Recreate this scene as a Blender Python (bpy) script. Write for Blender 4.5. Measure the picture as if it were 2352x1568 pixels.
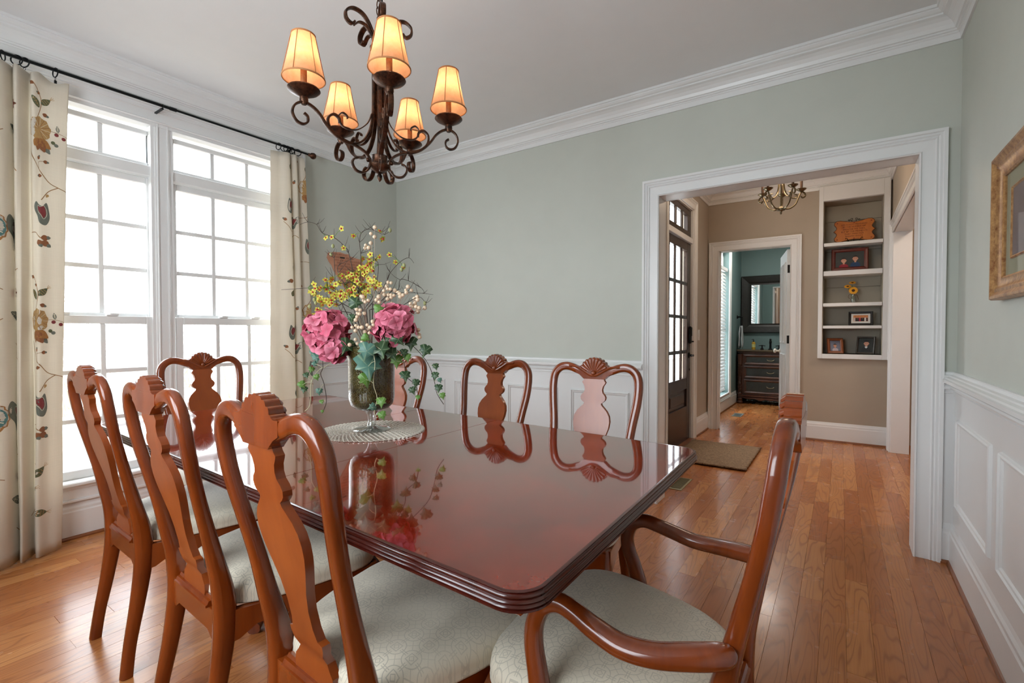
import bpy, math, random
from mathutils import Vector, Matrix
random.seed(7)
R = math.radians
for _o in list(bpy.data.objects): bpy.data.objects.remove(_o)
SC = bpy.context.scene
COL = SC.collection

# ------------------------------------------------------------------ camera, world, exposure
cd = bpy.data.cameras.new('camera'); cam = bpy.data.objects.new('camera', cd); COL.objects.link(cam)
cd.sensor_width = 36.0; cd.lens = 36.0 * 1104.0 / 2352.0; cd.clip_start = 0.02; cd.clip_end = 200
cam.location = (0, 0, 1.155)
cam.rotation_euler = (R(90) - math.atan(22 / 1104.0), 0, R(34.39))
SC.camera = cam
SC.view_settings.view_transform = 'Standard'; SC.view_settings.look = 'None'
SC.view_settings.exposure = 0.0; SC.view_settings.gamma = 1.0
SC.view_settings.use_curve_mapping = False
SC.cycles.max_bounces = 6; SC.cycles.diffuse_bounces = 3; SC.cycles.glossy_bounces = 3; SC.cycles.transmission_bounces = 4; SC.cycles.transparent_max_bounces = 10
SC.cycles.caustics_reflective = False; SC.cycles.caustics_refractive = False; SC.cycles.sample_clamp_indirect = 6.0; SC.cycles.adaptive_threshold = 0.08; SC.cycles.adaptive_min_samples = 16
W = bpy.data.worlds.new('sky'); SC.world = W; W.use_nodes = True
_bg = W.node_tree.nodes['Background']; _bg.inputs[0].default_value = (0.86, 0.94, 1.0, 1); _bg.inputs[1].default_value = 10.4

def area(name, loc, rot, sx, sy, power, col):
    l = bpy.data.lights.new(name, 'AREA'); l.shape = 'RECTANGLE'; l.size = sx; l.size_y = sy; l.energy = power; l.color = col
    o = bpy.data.objects.new(name, l); COL.objects.link(o); o.location = loc; o.rotation_euler = rot
    return o
# portals sample the sky through the dining window and the added rear fill window
for nm, loc, rot, sx, sy in (('dining_window_portal', (-3.72, 1.29, 1.35), (0, R(-90), 0), 2.15, 1.6),
                             ('rear_fill_window_portal', (-1.35, -0.86, 1.55), (R(90), 0, 0), 1.7, 1.6)):
    p = area(nm, loc, rot, sx, sy, 1, (1, 1, 1)); p.data.cycles.is_portal = True
def point(name, loc, power, col, rad=0.02):
    l = bpy.data.lights.new(name, 'POINT'); l.energy = power; l.color = col; l.shadow_soft_size = rad
    o = bpy.data.objects.new(name, l); COL.objects.link(o); o.location = loc
    return o
WARM = (1.0, 0.70, 0.42)

# ------------------------------------------------------------------ materials
def lin(c):
    return tuple((v / 12.92 if v <= 0.04045 else ((v + 0.055) / 1.055) ** 2.4) for v in [x / 255.0 for x in c])
class NT:
    def __init__(s, name):
        s.m = bpy.data.materials.new(name); s.m.use_nodes = True; s.t = s.m.node_tree; s.t.nodes.clear()
        s.out = s.n('ShaderNodeOutputMaterial')
    def n(s, typ, **kw):
        nd = s.t.nodes.new(typ)
        for k, v in kw.items(): setattr(nd, k, v)
        return nd
    def l(s, a, b): s.t.links.new(a, b)
    def math(s, op, a, b=None, c=None, clamp=False):
        nd = s.n('ShaderNodeMath', operation=op); nd.use_clamp = clamp
        for i, v in enumerate((a, b, c)):
            if v is None: continue
            if isinstance(v, (int, float)): nd.inputs[i].default_value = v
            else: s.l(v, nd.inputs[i])
        return nd.outputs[0]
    def mixc(s, f, a, b):
        nd = s.n('ShaderNodeMix', data_type='RGBA')
        if isinstance(f, (int, float)): nd.inputs[0].default_value = f
        else: s.l(f, nd.inputs[0])
        for i, v in ((6, a), (7, b)):
            if isinstance(v, tuple): nd.inputs[i].default_value = (*v[:3], 1)
            else: s.l(v, nd.inputs[i])
        return nd.outputs[2]
    def noise(s, vec, scale, detail=3, rough=0.5, dist=0.0):
        nd = s.n('ShaderNodeTexNoise'); nd.inputs['Scale'].default_value = scale; nd.inputs['Detail'].default_value = detail
        nd.inputs['Roughness'].default_value = rough; nd.inputs['Distortion'].default_value = dist
        if vec is not None: s.l(vec, nd.inputs['Vector'])
        return nd.outputs[0]
    def mapping(s, vec, scale=(1, 1, 1), rot=(0, 0, 0)):
        nd = s.n('ShaderNodeMapping'); s.l(vec, nd.inputs[0]); nd.inputs['Scale'].default_value = scale; nd.inputs['Rotation'].default_value = rot
        return nd.outputs[0]
    def obj(s): return s.n('ShaderNodeTexCoord').outputs['Object']
    def pos(s): return s.n('ShaderNodeNewGeometry').outputs['Position']
    def principled(s, color, rough=0.5, metal=0.0, bump=None, bstr=0.1, bdist=0.01, **kw):
        p = s.n('ShaderNodeBsdfPrincipled')
        if isinstance(color, tuple): p.inputs['Base Color'].default_value = (*color[:3], 1)
        else: s.l(color, p.inputs['Base Color'])
        if isinstance(rough, (int, float)): p.inputs['Roughness'].default_value = rough
        else: s.l(rough, p.inputs['Roughness'])
        p.inputs['Metallic'].default_value = metal
        for k, v in kw.items(): p.inputs[k.replace('_', ' ')].default_value = v
        if bump is not None:
            b = s.n('ShaderNodeBump'); b.inputs['Strength'].default_value = bstr; b.inputs['Distance'].default_value = bdist
            s.l(bump, b.inputs['Height']); s.l(b.outputs[0], p.inputs['Normal'])
        return p.outputs[0]
    def done(s, sh): s.l(sh, s.out.inputs[0]); return s.m
_pm = {}
def paint(name, rgb, rough=0.5, metal=0.0, var=0.04, scale=8.0, bump=0.0, bscale=60.0, **kw):
    if name in _pm: return _pm[name]
    t = NT(name); c = lin(rgb); o = t.obj()
    f = t.noise(o, scale, 3)
    col = t.mixc(f, tuple(x * (1 - var * 2) for x in c), tuple(min(1, x * (1 + var * 2)) for x in c))
    b = t.noise(o, bscale, 2) if bump else None
    m = t.done(t.principled(col, rough, metal, b, bump, 0.005, **kw)); _pm[name] = m; return m

def wood(name, rgb, dark, rough=0.28, coat=0.3, scale=1.0, axis=(1, 1, 0.12)):
    t = NT(name); o = t.obj()
    v = t.mapping(o, tuple(a * 18 * scale for a in axis))
    n1 = t.noise(v, 1.0, 4, 0.6, 0.6); n2 = t.noise(o, 5, 2)
    f = t.math('MULTIPLY', t.math('ADD', n1, n2), 0.5)
    f = t.math('MULTIPLY_ADD', f, 2.4, -0.7, clamp=True)
    col = t.mixc(f, lin(dark), lin(rgb))
    return t.done(t.principled(col, rough, 0, None, Coat_Weight=coat, Coat_Roughness=0.12))

M = {}
M['trim'] = paint('white_trim_paint', (234, 234, 233), 0.32, var=0.01)
M['ceiling'] = paint('ceiling_paint', (236, 236, 236), 0.8, var=0.01)
M['sage'] = paint('sage_wall_paint', (200, 203, 193), 0.55, var=0.015, bump=0.05, bscale=150)
M['beige'] = paint('beige_wall_paint', (178, 164, 146), 0.6, var=0.015)
M['teal'] = paint('teal_wall_paint', (120, 144, 142), 0.6, var=0.015)
M['taupe'] = paint('niche_beadboard_paint', (176, 169, 153), 0.6, var=0.02)
M['chair'] = wood('cherry_wood', (146, 66, 18), (88, 30, 8), 0.22, 0.5)
M['splat'] = wood('cherry_splat_wood', (164, 82, 32), (128, 54, 16), 0.30, 0.3)
M['edge'] = wood('dark_mahogany', (84, 28, 18), (46, 12, 8), 0.22, 0.4)
M['quarter'] = wood('oak_shoe_moulding', (150, 88, 46), (110, 58, 26), 0.35, 0.2)
M['door'] = paint('espresso_door_stain', (52, 38, 34), 0.3, var=0.08)
M['bronze_knob'] = paint('black_bronze', (20, 20, 22), 0.35, 0.6)
M['rod'] = paint('black_iron', (22, 26, 28), 0.38, 0.7)
M['silver'] = paint('silver_thread', (226, 218, 204), 0.35, 0.35)
M['oilbronze'] = paint('dark_hinge', (34, 24, 20), 0.4, 0.5)
M['pewter'] = paint('antique_pewter', (120, 108, 84), 0.3, 0.85, var=0.2, scale=40)
M['outdoor'] = paint('winter_grass', (130, 122, 110), 0.9, var=0.15, scale=2)
M['twig'] = paint('bare_twig', (176, 156, 138), 0.9)

def floor_mat():
    t = NT('red_oak_strip'); at = t.n('ShaderNodeAttribute'); at.attribute_name = 'tone'; tone = at.outputs['Fac']
    p = t.pos(); off = t.n('ShaderNodeCombineXYZ'); t.l(t.math('MULTIPLY', tone, 13.0), off.inputs[0]); t.l(t.math('MULTIPLY', tone, 71.0), off.inputs[1])
    va = t.n('ShaderNodeVectorMath', operation='ADD'); t.l(p, va.inputs[0]); t.l(off.outputs[0], va.inputs[1]); v = va.outputs[0]
    broad = t.noise(t.mapping(v, (7.5, 0.9, 1)), 1.0, 2, 0.4, 0.3)
    rings = t.math('SINE', t.math('MULTIPLY', broad, 130.0))
    rings = t.math('POWER', t.math('MULTIPLY_ADD', rings, 0.5, 0.5), 7.0)
    fine = t.noise(t.mapping(v, (170, 4, 1)), 1.0, 3, 0.6)
    c1 = t.mixc(tone, lin((172, 100, 50)), lin((206, 138, 80)))
    c2 = t.mixc(t.math('MULTIPLY', rings, 0.42), c1, lin((112, 60, 30)))
    c3 = t.mixc(t.math('MULTIPLY_ADD', fine, 0.6, -0.18, clamp=True), c2, lin((130, 74, 42)))
    rough = t.math('MULTIPLY_ADD', t.noise(v, 6, 2), 0.12, 0.20)
    return t.done(t.principled(c3, rough, 0, None, Coat_Weight=0.12, Coat_Roughness=0.12, Specular_IOR_Level=0.35))
M['floor'] = floor_mat()

def table_mat():
    t = NT('polished_mahogany_top'); o = t.obj()
    n1 = t.noise(o, 4.5, 5, 0.65, 1.0); n2 = t.noise(t.mapping(o, (4, 60, 1)), 1.0, 3, 0.6)
    f = t.math('MULTIPLY_ADD', n1, 1.8, -0.4, clamp=True)
    c = t.mixc(f, lin((78, 12, 4)), lin((172, 48, 14)))
    c = t.mixc(t.math('MULTIPLY', n2, 0.4), c, lin((70, 14, 8)))
    return t.done(t.principled(c, 0.07, 0, None, Coat_Weight=1.0, Coat_Roughness=0.015, Coat_IOR=1.5))
M['top'] = table_mat()

def fabric_mat():
    t = NT('damask_seat_fabric'); o = t.obj()
    sep = t.n('ShaderNodeSeparateXYZ'); t.l(o, sep.inputs[0]); x, y = sep.outputs[0], sep.outputs[1]
    def cell(a, s, off=0.0):
        return t.math('SUBTRACT', t.math('FRACT', t.math('MULTIPLY_ADD', a, s, off)), 0.5)
    S = 21.0
    a, b = cell(x, S), cell(y, S)
    def line(d, w): return t.math('LESS_THAN', t.math('ABSOLUTE', d), w)
    aa, ab = t.math('ABSOLUTE', a), t.math('ABSOLUTE', b)
    sq = line(t.math('SUBTRACT', t.math('MAXIMUM', aa, ab), 0.19), 0.022)
    r = t.math('SQRT', t.math('ADD', t.math('MULTIPLY', a, a), t.math('MULTIPLY', b, b)))
    ring = line(t.math('SUBTRACT', r, 0.43), 0.022)
    dia = line(t.math('SUBTRACT', t.math('ADD', aa, ab), 0.13), 0.024)
    cr = t.math('MULTIPLY', line(t.math('SUBTRACT', aa, ab), 0.02), t.math('GREATER_THAN', r, 0.43))
    bar = t.math('MULTIPLY', t.math('GREATER_THAN', t.math('MAXIMUM', aa, ab), 0.30), line(t.math('SUBTRACT', t.math('MINIMUM', aa, ab), 0.05), 0.02))
    m = sq
    for q in (ring, dia, cr, bar): m = t.math('MAXIMUM', m, q)
    wear = t.math('MULTIPLY_ADD', t.noise(o, 5, 2), 1.6, -0.35, clamp=True)
    weave = t.noise(t.mapping(o, (500, 500, 500)), 1.0, 1)
    base = t.mixc(t.noise(o, 6, 3), lin((214, 203, 182)), lin((230, 220, 200)))
    col = t.mixc(t.math('MULTIPLY', m, t.math('MULTIPLY', wear, 0.75)), base, lin((150, 144, 130)))
    return t.done(t.principled(col, 0.62, 0, weave, 0.25, 0.001, Sheen_Weight=0.25))
M['fabric'] = fabric_mat()

def cloth_mat(name, rgb, tr=0.35):
    t = NT(name); o = t.obj()
    w1 = t.noise(t.mapping(o, (9, 9, 400)), 1, 2); w2 = t.noise(t.mapping(o, (300, 300, 9)), 1, 2)
    h = t.math('ADD', w1, w2)
    c = t.mixc(t.math('MULTIPLY', h, 0.5), lin(tuple(v * 0.93 for v in rgb)), lin(rgb))
    p = t.principled(c, 0.8, 0, h, 0.12, 0.002)
    tl = t.n('ShaderNodeBsdfTranslucent'); t.l(c, tl.inputs[0])
    mx = t.n('ShaderNodeMixShader'); mx.inputs[0].default_value = tr; t.l(p, mx.inputs[1]); t.l(tl.outputs[0], mx.inputs[2])
    return t.done(mx.outputs[0])
M['curtain'] = cloth_mat('cream_linen', (240, 231, 215), 0.28)
M['towel'] = cloth_mat('white_terry', (228, 232, 236), 0.1)

def pane_mat(name, tint=(1, 1, 1), gl=0.05):
    t = NT(name); tr = t.n('ShaderNodeBsdfTransparent'); tr.inputs[0].default_value = (*tint, 1)
    g = t.n('ShaderNodeBsdfGlossy'); g.inputs['Roughness'].default_value = 0.02
    lw = t.n('ShaderNodeLayerWeight'); f = t.math('MULTIPLY_ADD', t.math('POWER', lw.outputs['Facing'], 5.0), 0.55, 0.02)
    mx = t.n('ShaderNodeMixShader'); t.l(f, mx.inputs[0]); t.l(tr.outputs[0], mx.inputs[1]); t.l(g.outputs[0], mx.inputs[2])
    return t.done(mx.outputs[0])
M['pane'] = pane_mat('window_glass')
def glass_mat():
    t = NT('clear_glass'); tr = t.n('ShaderNodeBsdfTransparent'); tr.inputs[0].default_value = (0.90, 0.93, 0.92, 1)
    g = t.n('ShaderNodeBsdfGlossy'); g.inputs['Roughness'].default_value = 0.03
    lw = t.n('ShaderNodeLayerWeight'); f = t.math('MULTIPLY_ADD', t.math('POWER', lw.outputs['Facing'], 2.0), 0.6, 0.16)
    mx = t.n('ShaderNodeMixShader'); t.l(f, mx.inputs[0]); t.l(tr.outputs[0], mx.inputs[1]); t.l(g.outputs[0], mx.inputs[2])
    return t.done(mx.outputs[0])
M['glass'] = glass_mat()
def crackle_mat():
    t = NT('crackled_mercury_glass'); o = t.obj()
    v = t.n('ShaderNodeTexVoronoi'); v.feature = 'DISTANCE_TO_EDGE'; v.inputs['Scale'].default_value = 150; t.l(t.mapping(o, (1, 1, 0.6)), v.inputs['Vector'])
    e = t.math('LESS_THAN', v.outputs[0], 0.06)
    n = t.noise(o, 16, 4, 0.7)
    c = t.mixc(t.math('MULTIPLY_ADD', n, 3.0, -1.0, clamp=True), lin((24, 22, 14)), lin((84, 76, 34)))
    c = t.mixc(t.math('MULTIPLY', e, 0.22), c, lin((150, 144, 100)))
    return t.done(t.principled(c, 0.16, 0.35, v.outputs[0], 0.4, 0.004, Coat_Weight=0.8))
M['crackle'] = crackle_mat()
def bronze_mat():
    t = NT('aged_bronze'); o = t.obj(); n = t.noise(o, 45, 4, 0.7); n2 = t.noise(o, 160, 2)
    c = t.mixc(t.math('MULTIPLY_ADD', n, 2.6, -0.9, clamp=True), lin((36, 27, 22)), lin((104, 66, 44)))
    return t.done(t.principled(c, 0.38, 0.75, n2, 0.3, 0.003))
M['bronze'] = bronze_mat()
def shade_mat():
    t = NT('parchment_shade'); o = t.obj(); n = t.noise(o, 60, 3, 0.7)
    c = t.mixc(n, lin((214, 158, 118)), lin((238, 192, 154)))
    d = t.n('ShaderNodeBsdfDiffuse'); t.l(c, d.inputs[0]); tl = t.n('ShaderNodeBsdfTranslucent'); t.l(c, tl.inputs[0])
    mx = t.n('ShaderNodeMixShader'); mx.inputs[0].default_value = 0.5; t.l(d.outputs[0], mx.inputs[1]); t.l(tl.outputs[0], mx.inputs[2])
    return t.done(mx.outputs[0])
M['shade'] = shade_mat()
M['shade_trim'] = paint('shade_braid', (176, 120, 74), 0.8)
M['candle'] = paint('drip_candle_sleeve', (158, 98, 54), 0.6, var=0.25, scale=120)
def emit(name, col, s):
    t = NT(name); e = t.n('ShaderNodeEmission'); e.inputs[0].default_value = (*col, 1); e.inputs[1].default_value = s
    return t.done(e.outputs[0])
M['bulb'] = emit('lit_bulb', (1.0, 0.76, 0.48), 8)
def rug_mat():
    t = NT('tufted_mat'); o = t.obj(); n = t.noise(t.mapping(o, (60, 180, 60)), 1.0, 4, 0.7)
    c = t.mixc(t.math('MULTIPLY_ADD', n, 3.0, -1.0, clamp=True), lin((92, 66, 44)), lin((176, 142, 106)))
    return t.done(t.principled(c, 0.95, 0, n, 0.8, 0.01))
M['rug'] = rug_mat()
def gold_mat():
    t = NT('distressed_gold_leaf'); o = t.obj(); n = t.noise(o, 35, 5, 0.75)
    c = t.mixc(t.math('MULTIPLY_ADD', n, 2.2, -0.6, clamp=True), lin((116, 62, 34)), lin((214, 168, 112)))
    return t.done(t.principled(c, 0.34, 0.7, n, 0.15, 0.002))
M['gold'] = gold_mat()
def leaf_mat(name, a, b, vein=(170, 190, 150)):
    t = NT(name); o = t.obj(); n = t.noise(o, 60, 3, 0.6)
    sp = t.n('ShaderNodeSeparateXYZ'); t.l(o, sp.inputs[0])
    ang = t.math('ARCTAN2', sp.outputs[0], sp.outputs[1])
    rad = t.math('POWER', t.math('ABSOLUTE', t.math('COSINE', t.math('MULTIPLY', ang, 2.5))), 40.0)
    c = t.mixc(n, lin(a), lin(b)); c = t.mixc(t.math('MULTIPLY', rad, 0.45), c, lin(vein))
    return t.done(t.principled(c, 0.45))
M['ivy1'] = leaf_mat('ivy_dark', (34, 58, 36), (58, 88, 52)); M['ivy2'] = leaf_mat('ivy_blue', (56, 96, 84), (96, 138, 122))
M['ivy3'] = leaf_mat('ivy_light', (60, 110, 40), (120, 160, 70)); M['stem'] = paint('twig_brown', (66, 54, 46), 0.8); M['palestem'] = paint('pale_root', (196, 194, 158), 0.7)
def petal_mat():
    t = NT('pink_petal'); at = t.n('ShaderNodeObjectInfo'); o = t.obj(); n = t.noise(o, 50, 2)
    c = t.mixc(at.outputs['Random'], lin((206, 50, 96)), lin((250, 158, 182))); ln = t.n('ShaderNodeVectorMath', operation='LENGTH'); t.l(o, ln.inputs[0]); c = t.mixc(t.math('MULTIPLY_ADD', ln.outputs['Value'], 40.0, -0.1, clamp=True), lin((168, 24, 66)), c); c = t.mixc(t.math('MULTIPLY', n, 0.3), c, lin((250, 180, 196)))
    return t.done(t.principled(c, 0.6, Subsurface_Weight=0.0))
M['petal'] = petal_mat()
M['yellow'] = paint('yellow_petal', (204, 194, 76), 0.55, var=0.15); M['crimson'] = paint('crimson_lip', (178, 22, 52), 0.5)
M['berry'] = paint('cream_berry', (226, 200, 170), 0.4, var=0.12, scale=60); M['moss'] = paint('moss', (84, 88, 34), 0.95, var=0.3, bump=0.8)

# ------------------------------------------------------------------ mesh helpers
def V(*a): return Vector(a)
class MB:
    def __init__(s): s.v = []; s.f = []; s.tone = []
    def add(s, vs, fs):
        o = len(s.v); s.v += [tuple(v) for v in vs]; s.f += [tuple(i + o for i in f) for f in fs]; return s
    def box(s, a, b):
        x0, y0, z0 = a; x1, y1, z1 = b
        x0, x1 = min(x0, x1), max(x0, x1); y0, y1 = min(y0, y1), max(y0, y1); z0, z1 = min(z0, z1), max(z0, z1)
        return s.add([(x0, y0, z0), (x1, y0, z0), (x1, y1, z0), (x0, y1, z0), (x0, y0, z1), (x1, y0, z1), (x1, y1, z1), (x0, y1, z1)],
                     [(0, 3, 2, 1), (4, 5, 6, 7), (0, 1, 5, 4), (1, 2, 6, 5), (2, 3, 7, 6), (3, 0, 4, 7)])
    def cbox(s, a, b, c=0.003):
        """box with chamfered edges"""
        lo = [min(p, q) for p, q in zip(a, b)]; hi = [max(p, q) for p, q in zip(a, b)]
        c = min(c, *(0.45 * (h - l) for h, l in zip(hi, lo)))
        vs = []; idx = {}
        for sx in (0, 1):
            for sy in (0, 1):
                for sz in (0, 1):
                    P = [lo[0] if not sx else hi[0], lo[1] if not sy else hi[1], lo[2] if not sz else hi[2]]
                    D = [1 if not sx else -1, 1 if not sy else -1, 1 if not sz else -1]
                    for k in range(3):
                        q = [P[j] + (0 if j == k else c * D[j]) for j in range(3)]
                        idx[(sx, sy, sz, k)] = len(vs); vs.append(q)
        fs = []
        for k in range(3):
            j1, j2 = (k + 1) % 3, (k + 2) % 3
            for sk in (0, 1):
                q = []
                for (p1, p2) in ((0, 0), (1, 0), (1, 1), (0, 1)):
                    t = [0, 0, 0]; t[k] = sk; t[j1] = p1; t[j2] = p2; q.append(idx[(*t, k)])
                fs.append(q if sk else q[::-1])
                if sk == 0:
                    for sj in (0, 1): pass
        # edges
        for k in range(3):
            j1, j2 = (k + 1) % 3, (k + 2) % 3
            for p1 in (0, 1):
                for p2 in (0, 1):
                    t0 = [0, 0, 0]; t0[j1] = p1; t0[j2] = p2; t1 = list(t0); t1[k] = 1
                    q = [idx[(*t0, j1)], idx[(*t0, j2)], idx[(*t1, j2)], idx[(*t1, j1)]]
                    fs.append(q)
        for sx in (0, 1):
            for sy in (0, 1):
                for sz in (0, 1): fs.append([idx[(sx, sy, sz, k)] for k in range(3)])
        return s.add(vs, fs)
    def prism(s, poly, axis, a, b):
        """extrude a 2D polygon along axis between a and b"""
        def P(p, t):
            return {'x': (t, p[0], p[1]), 'y': (p[0], t, p[1]), 'z': (p[0], p[1], t)}[axis]
        n = len(poly); vs = [P(p, a) for p in poly] + [P(p, b) for p in poly]
        fs = [tuple(range(n))[::-1], tuple(range(n, 2 * n))] + [(i, (i + 1) % n, n + (i + 1) % n, n + i) for i in range(n)]
        return s.add(vs, fs)
    def sweep(s, path, ws, hs=None, up=(0, 1, 0), n=10, power=2.0, caps=True, closed=False):
        path = [Vector(p) for p in path]; m = len(path); up = Vector(up)
        if isinstance(ws, (int, float)): ws = [ws] * m
        if hs is None: hs = ws
        if isinstance(hs, (int, float)): hs = [hs] * m
        vs = []; fs = []
        for i, p in enumerate(path):
            if closed: t = path[(i + 1) % m] - path[i - 1]
            else: t = path[min(i + 1, m - 1)] - path[max(i - 1, 0)]
            t = t.normalized() if t.length > 1e-9 else Vector((0, 0, 1))
            sd = t.cross(up)
            if sd.length < 1e-4: sd = t.cross(Vector((0.3, 0.2, 1)))
            sd.normalize(); u2 = sd.cross(t).normalized()
            for k in range(n):
                a = 2 * math.pi * (k + 0.5) / n; c, q = math.cos(a), math.sin(a); e = 2.0 / power
                cx = math.copysign(abs(c) ** e, c); sy = math.copysign(abs(q) ** e, q)
                vs.append(p + sd * (cx * ws[i] / 2) + u2 * (sy * hs[i] / 2))
        segs = m if closed else m - 1
        for i in range(segs):
            j = (i + 1) % m
            for k in range(n): fs.append((i * n + k, i * n + (k + 1) % n, j * n + (k + 1) % n, j * n + k))
        if caps and not closed: fs += [tuple(range(n))[::-1], tuple((m - 1) * n + k for k in range(n))]
        return s.add(vs, fs)
    def lathe(s, prof, c=(0, 0, 0), n=24, axis='z', caps=True):
        vs = []; fs = []
        for r, z in prof:
            for k in range(n):
                a = 2 * math.pi * k / n; x, y = r * math.cos(a), r * math.sin(a)
                p = {'z': (x, y, z), 'x': (z, x, y), 'y': (x, z, y)}[axis]
                vs.append((c[0] + p[0], c[1] + p[1], c[2] + p[2]))
        m = len(prof)
        for i in range(m - 1):
            for k in range(n): fs.append((i * n + k, i * n + (k + 1) % n, (i + 1) * n + (k + 1) % n, (i + 1) * n + k))
        if caps: fs += [tuple(range(n))[::-1], tuple((m - 1) * n + k for k in range(n))]
        return s.add(vs, fs)
    def sphere(s, c, r, n=8, m=6, sz=1.0):
        pr = [(max(1e-4, r * math.sin(math.pi * i / m)), -r * sz * math.cos(math.pi * i / m)) for i in range(m + 1)]
        return s.lathe(pr, c, n, caps=False)
    def mould(s, path, prof, N, closed=False, flip=False):
        """mitred moulding: path of 3D points in a plane with normal N; prof = (in-plane offset to the left side, offset along N)"""
        N = Vector(N).normalized(); P = [Vector(p) for p in path]; m = len(P); vs = []; fs = []; n = len(prof)
        for i in range(m):
            d0 = (P[i] - P[i - 1]).normalized() if (i > 0 or closed) else None
            d1 = (P[(i + 1) % m] - P[i]).normalized() if (i < m - 1 or closed) else None
            if d0 is None: d0 = d1
            if d1 is None: d1 = d0
            n0, n1 = N.cross(d0), N.cross(d1)
            mt = (n0 + n1); mt = mt / max(1e-6, (1 + n0.dot(n1)))
            if flip: mt = -mt
            for a, b in prof: vs.append(P[i] + mt * a + N * b)
        for i in range(m if closed else m - 1):
            j = (i + 1) % m
            for k in range(n): fs.append((i * n + k, i * n + (k + 1) % n, j * n + (k + 1) % n, j * n + k))
        if not closed: fs += [tuple(range(n))[::-1], tuple((m - 1) * n + k for k in range(n))]
        return s.add(vs, fs)
    def build(s, name, mat, parent=None, smooth=False, label=None, kind=None, loc=None, bevel=0, subsurf=0, autos=None):
        me = bpy.data.meshes.new(name); me.from_pydata(s.v, [], s.f); me.update()
        me.materials.append(mat)
        import bmesh as _b
        bm = _b.new(); bm.from_mesh(me); _b.ops.recalc_face_normals(bm, faces=bm.faces); bm.to_mesh(me); bm.free()
        if smooth: me.polygons.foreach_set('use_smooth', [True] * len(me.polygons))
        o = bpy.data.objects.new(name, me); COL.objects.link(o)
        if parent is not None: o.parent = parent
        if loc: o.location = loc
        if label: o['label'] = label
        if kind: o['kind'] = kind
        if bevel:
            b = o.modifiers.new('bevel', 'BEVEL'); b.width = bevel; b.segments = 2; b.limit_method = 'ANGLE'
        if subsurf:
            q = o.modifiers.new('sub', 'SUBSURF'); q.levels = subsurf; q.render_levels = subsurf
        if autos or (smooth and autos is not False and not subsurf):
            me.set_sharp_from_angle(angle=R(autos or 42))
        return o
def thing(name, label, cat, loc=(0, 0, 0), rz=0, group=None):
    o = bpy.data.objects.new(name, None); COL.objects.link(o); o.location = loc; o.rotation_euler = (0, 0, rz); o.empty_display_size = 0.05
    o['label'] = label; o['category'] = cat
    if group: o['group'] = group
    return o
def tag(o, label, cat, group=None):
    o['label'] = label; o['category'] = cat
    if group: o['group'] = group
    return o
def st(o): o['kind'] = 'structure'; return o
def copy_tree(o, parent=None):
    c = o.copy(); COL.objects.link(c); c.parent = parent
    for ch in list(o.children): copy_tree(ch, c)
    return c
def cr(pts, k=5):
    """Catmull-Rom resample of n-dimensional points"""
    out = []; n = len(pts)
    for i in range(n - 1):
        p0, p1, p2, p3 = pts[max(i - 1, 0)], pts[i], pts[i + 1], pts[min(i + 2, n - 1)]
        for j in range(k):
            t = j / k
            out.append(tuple(0.5 * (2 * b + (c - a) * t + (2 * a - 5 * b + 4 * c - d) * t * t + (-a + 3 * b - 3 * c + d) * t ** 3) for a, b, c, d in zip(p0, p1, p2, p3)))
    out.append(tuple(pts[-1])); return out
def lerp_tab(tab, x):
    if x <= tab[0][0]: return tab[0][1]
    for (a, p), (b, q) in zip(tab, tab[1:]):
        if x <= b: return p + (q - p) * (x - a) / (b - a)
    return tab[-1][1]

# ------------------------------------------------------------------ room shell
XL, XR, YB, YF0, CH = -3.54, 0.475, 3.205, -0.65, 2.735
WT = 0.14
def shell(name, boxes, mat):
    b = MB()
    for a, c in boxes: b.box(a, c)
    return st(b.build(name, mat))
# left wall with the double window opening (Y .46-2.12, z .33-2.44)
WY0, WY1, WZ0, WZ1 = 0.45, 2.13, 0.30, 2.455
shell('wall_left', [((XL - WT, YF0 - WT, 0), (XL, WY0, CH)), ((XL - WT, WY1, 0), (XL, YB + WT, CH)), ((XL - WT, WY0, 0), (XL, WY1, WZ0)), ((XL - WT, WY0, WZ1), (XL, WY1, CH))], M['sage'])
DX0, DX1, DZ = -1.005, 0.318, 2.055
YB2 = YB + WT
def two_sided(name, Y0, Y1, x0, x1, dx0, dx1, dz, top, m0, m1):
    ym = (Y0 + Y1) / 2
    def bx(ya, yb, m, nm):
        b = MB(); b.box((x0, ya, 0), (dx0, yb, top)); b.box((dx1, ya, 0), (x1, yb, top)); b.box((dx0, ya, dz), (dx1, yb, top))
        return st(b.build(nm, m))
    bx(Y0, ym, m0, name); bx(ym, Y1, m1, name + '_far_side')
two_sided('wall_back', YB, YB2, XL, XR + WT, DX0 - 0.02, DX1 + 0.02, DZ + 0.02, CH, M['sage'], M['beige'])
shell('wall_right', [((XR, YF0 - WT, 0), (XR + WT, YB, CH))], M['sage'])
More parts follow.
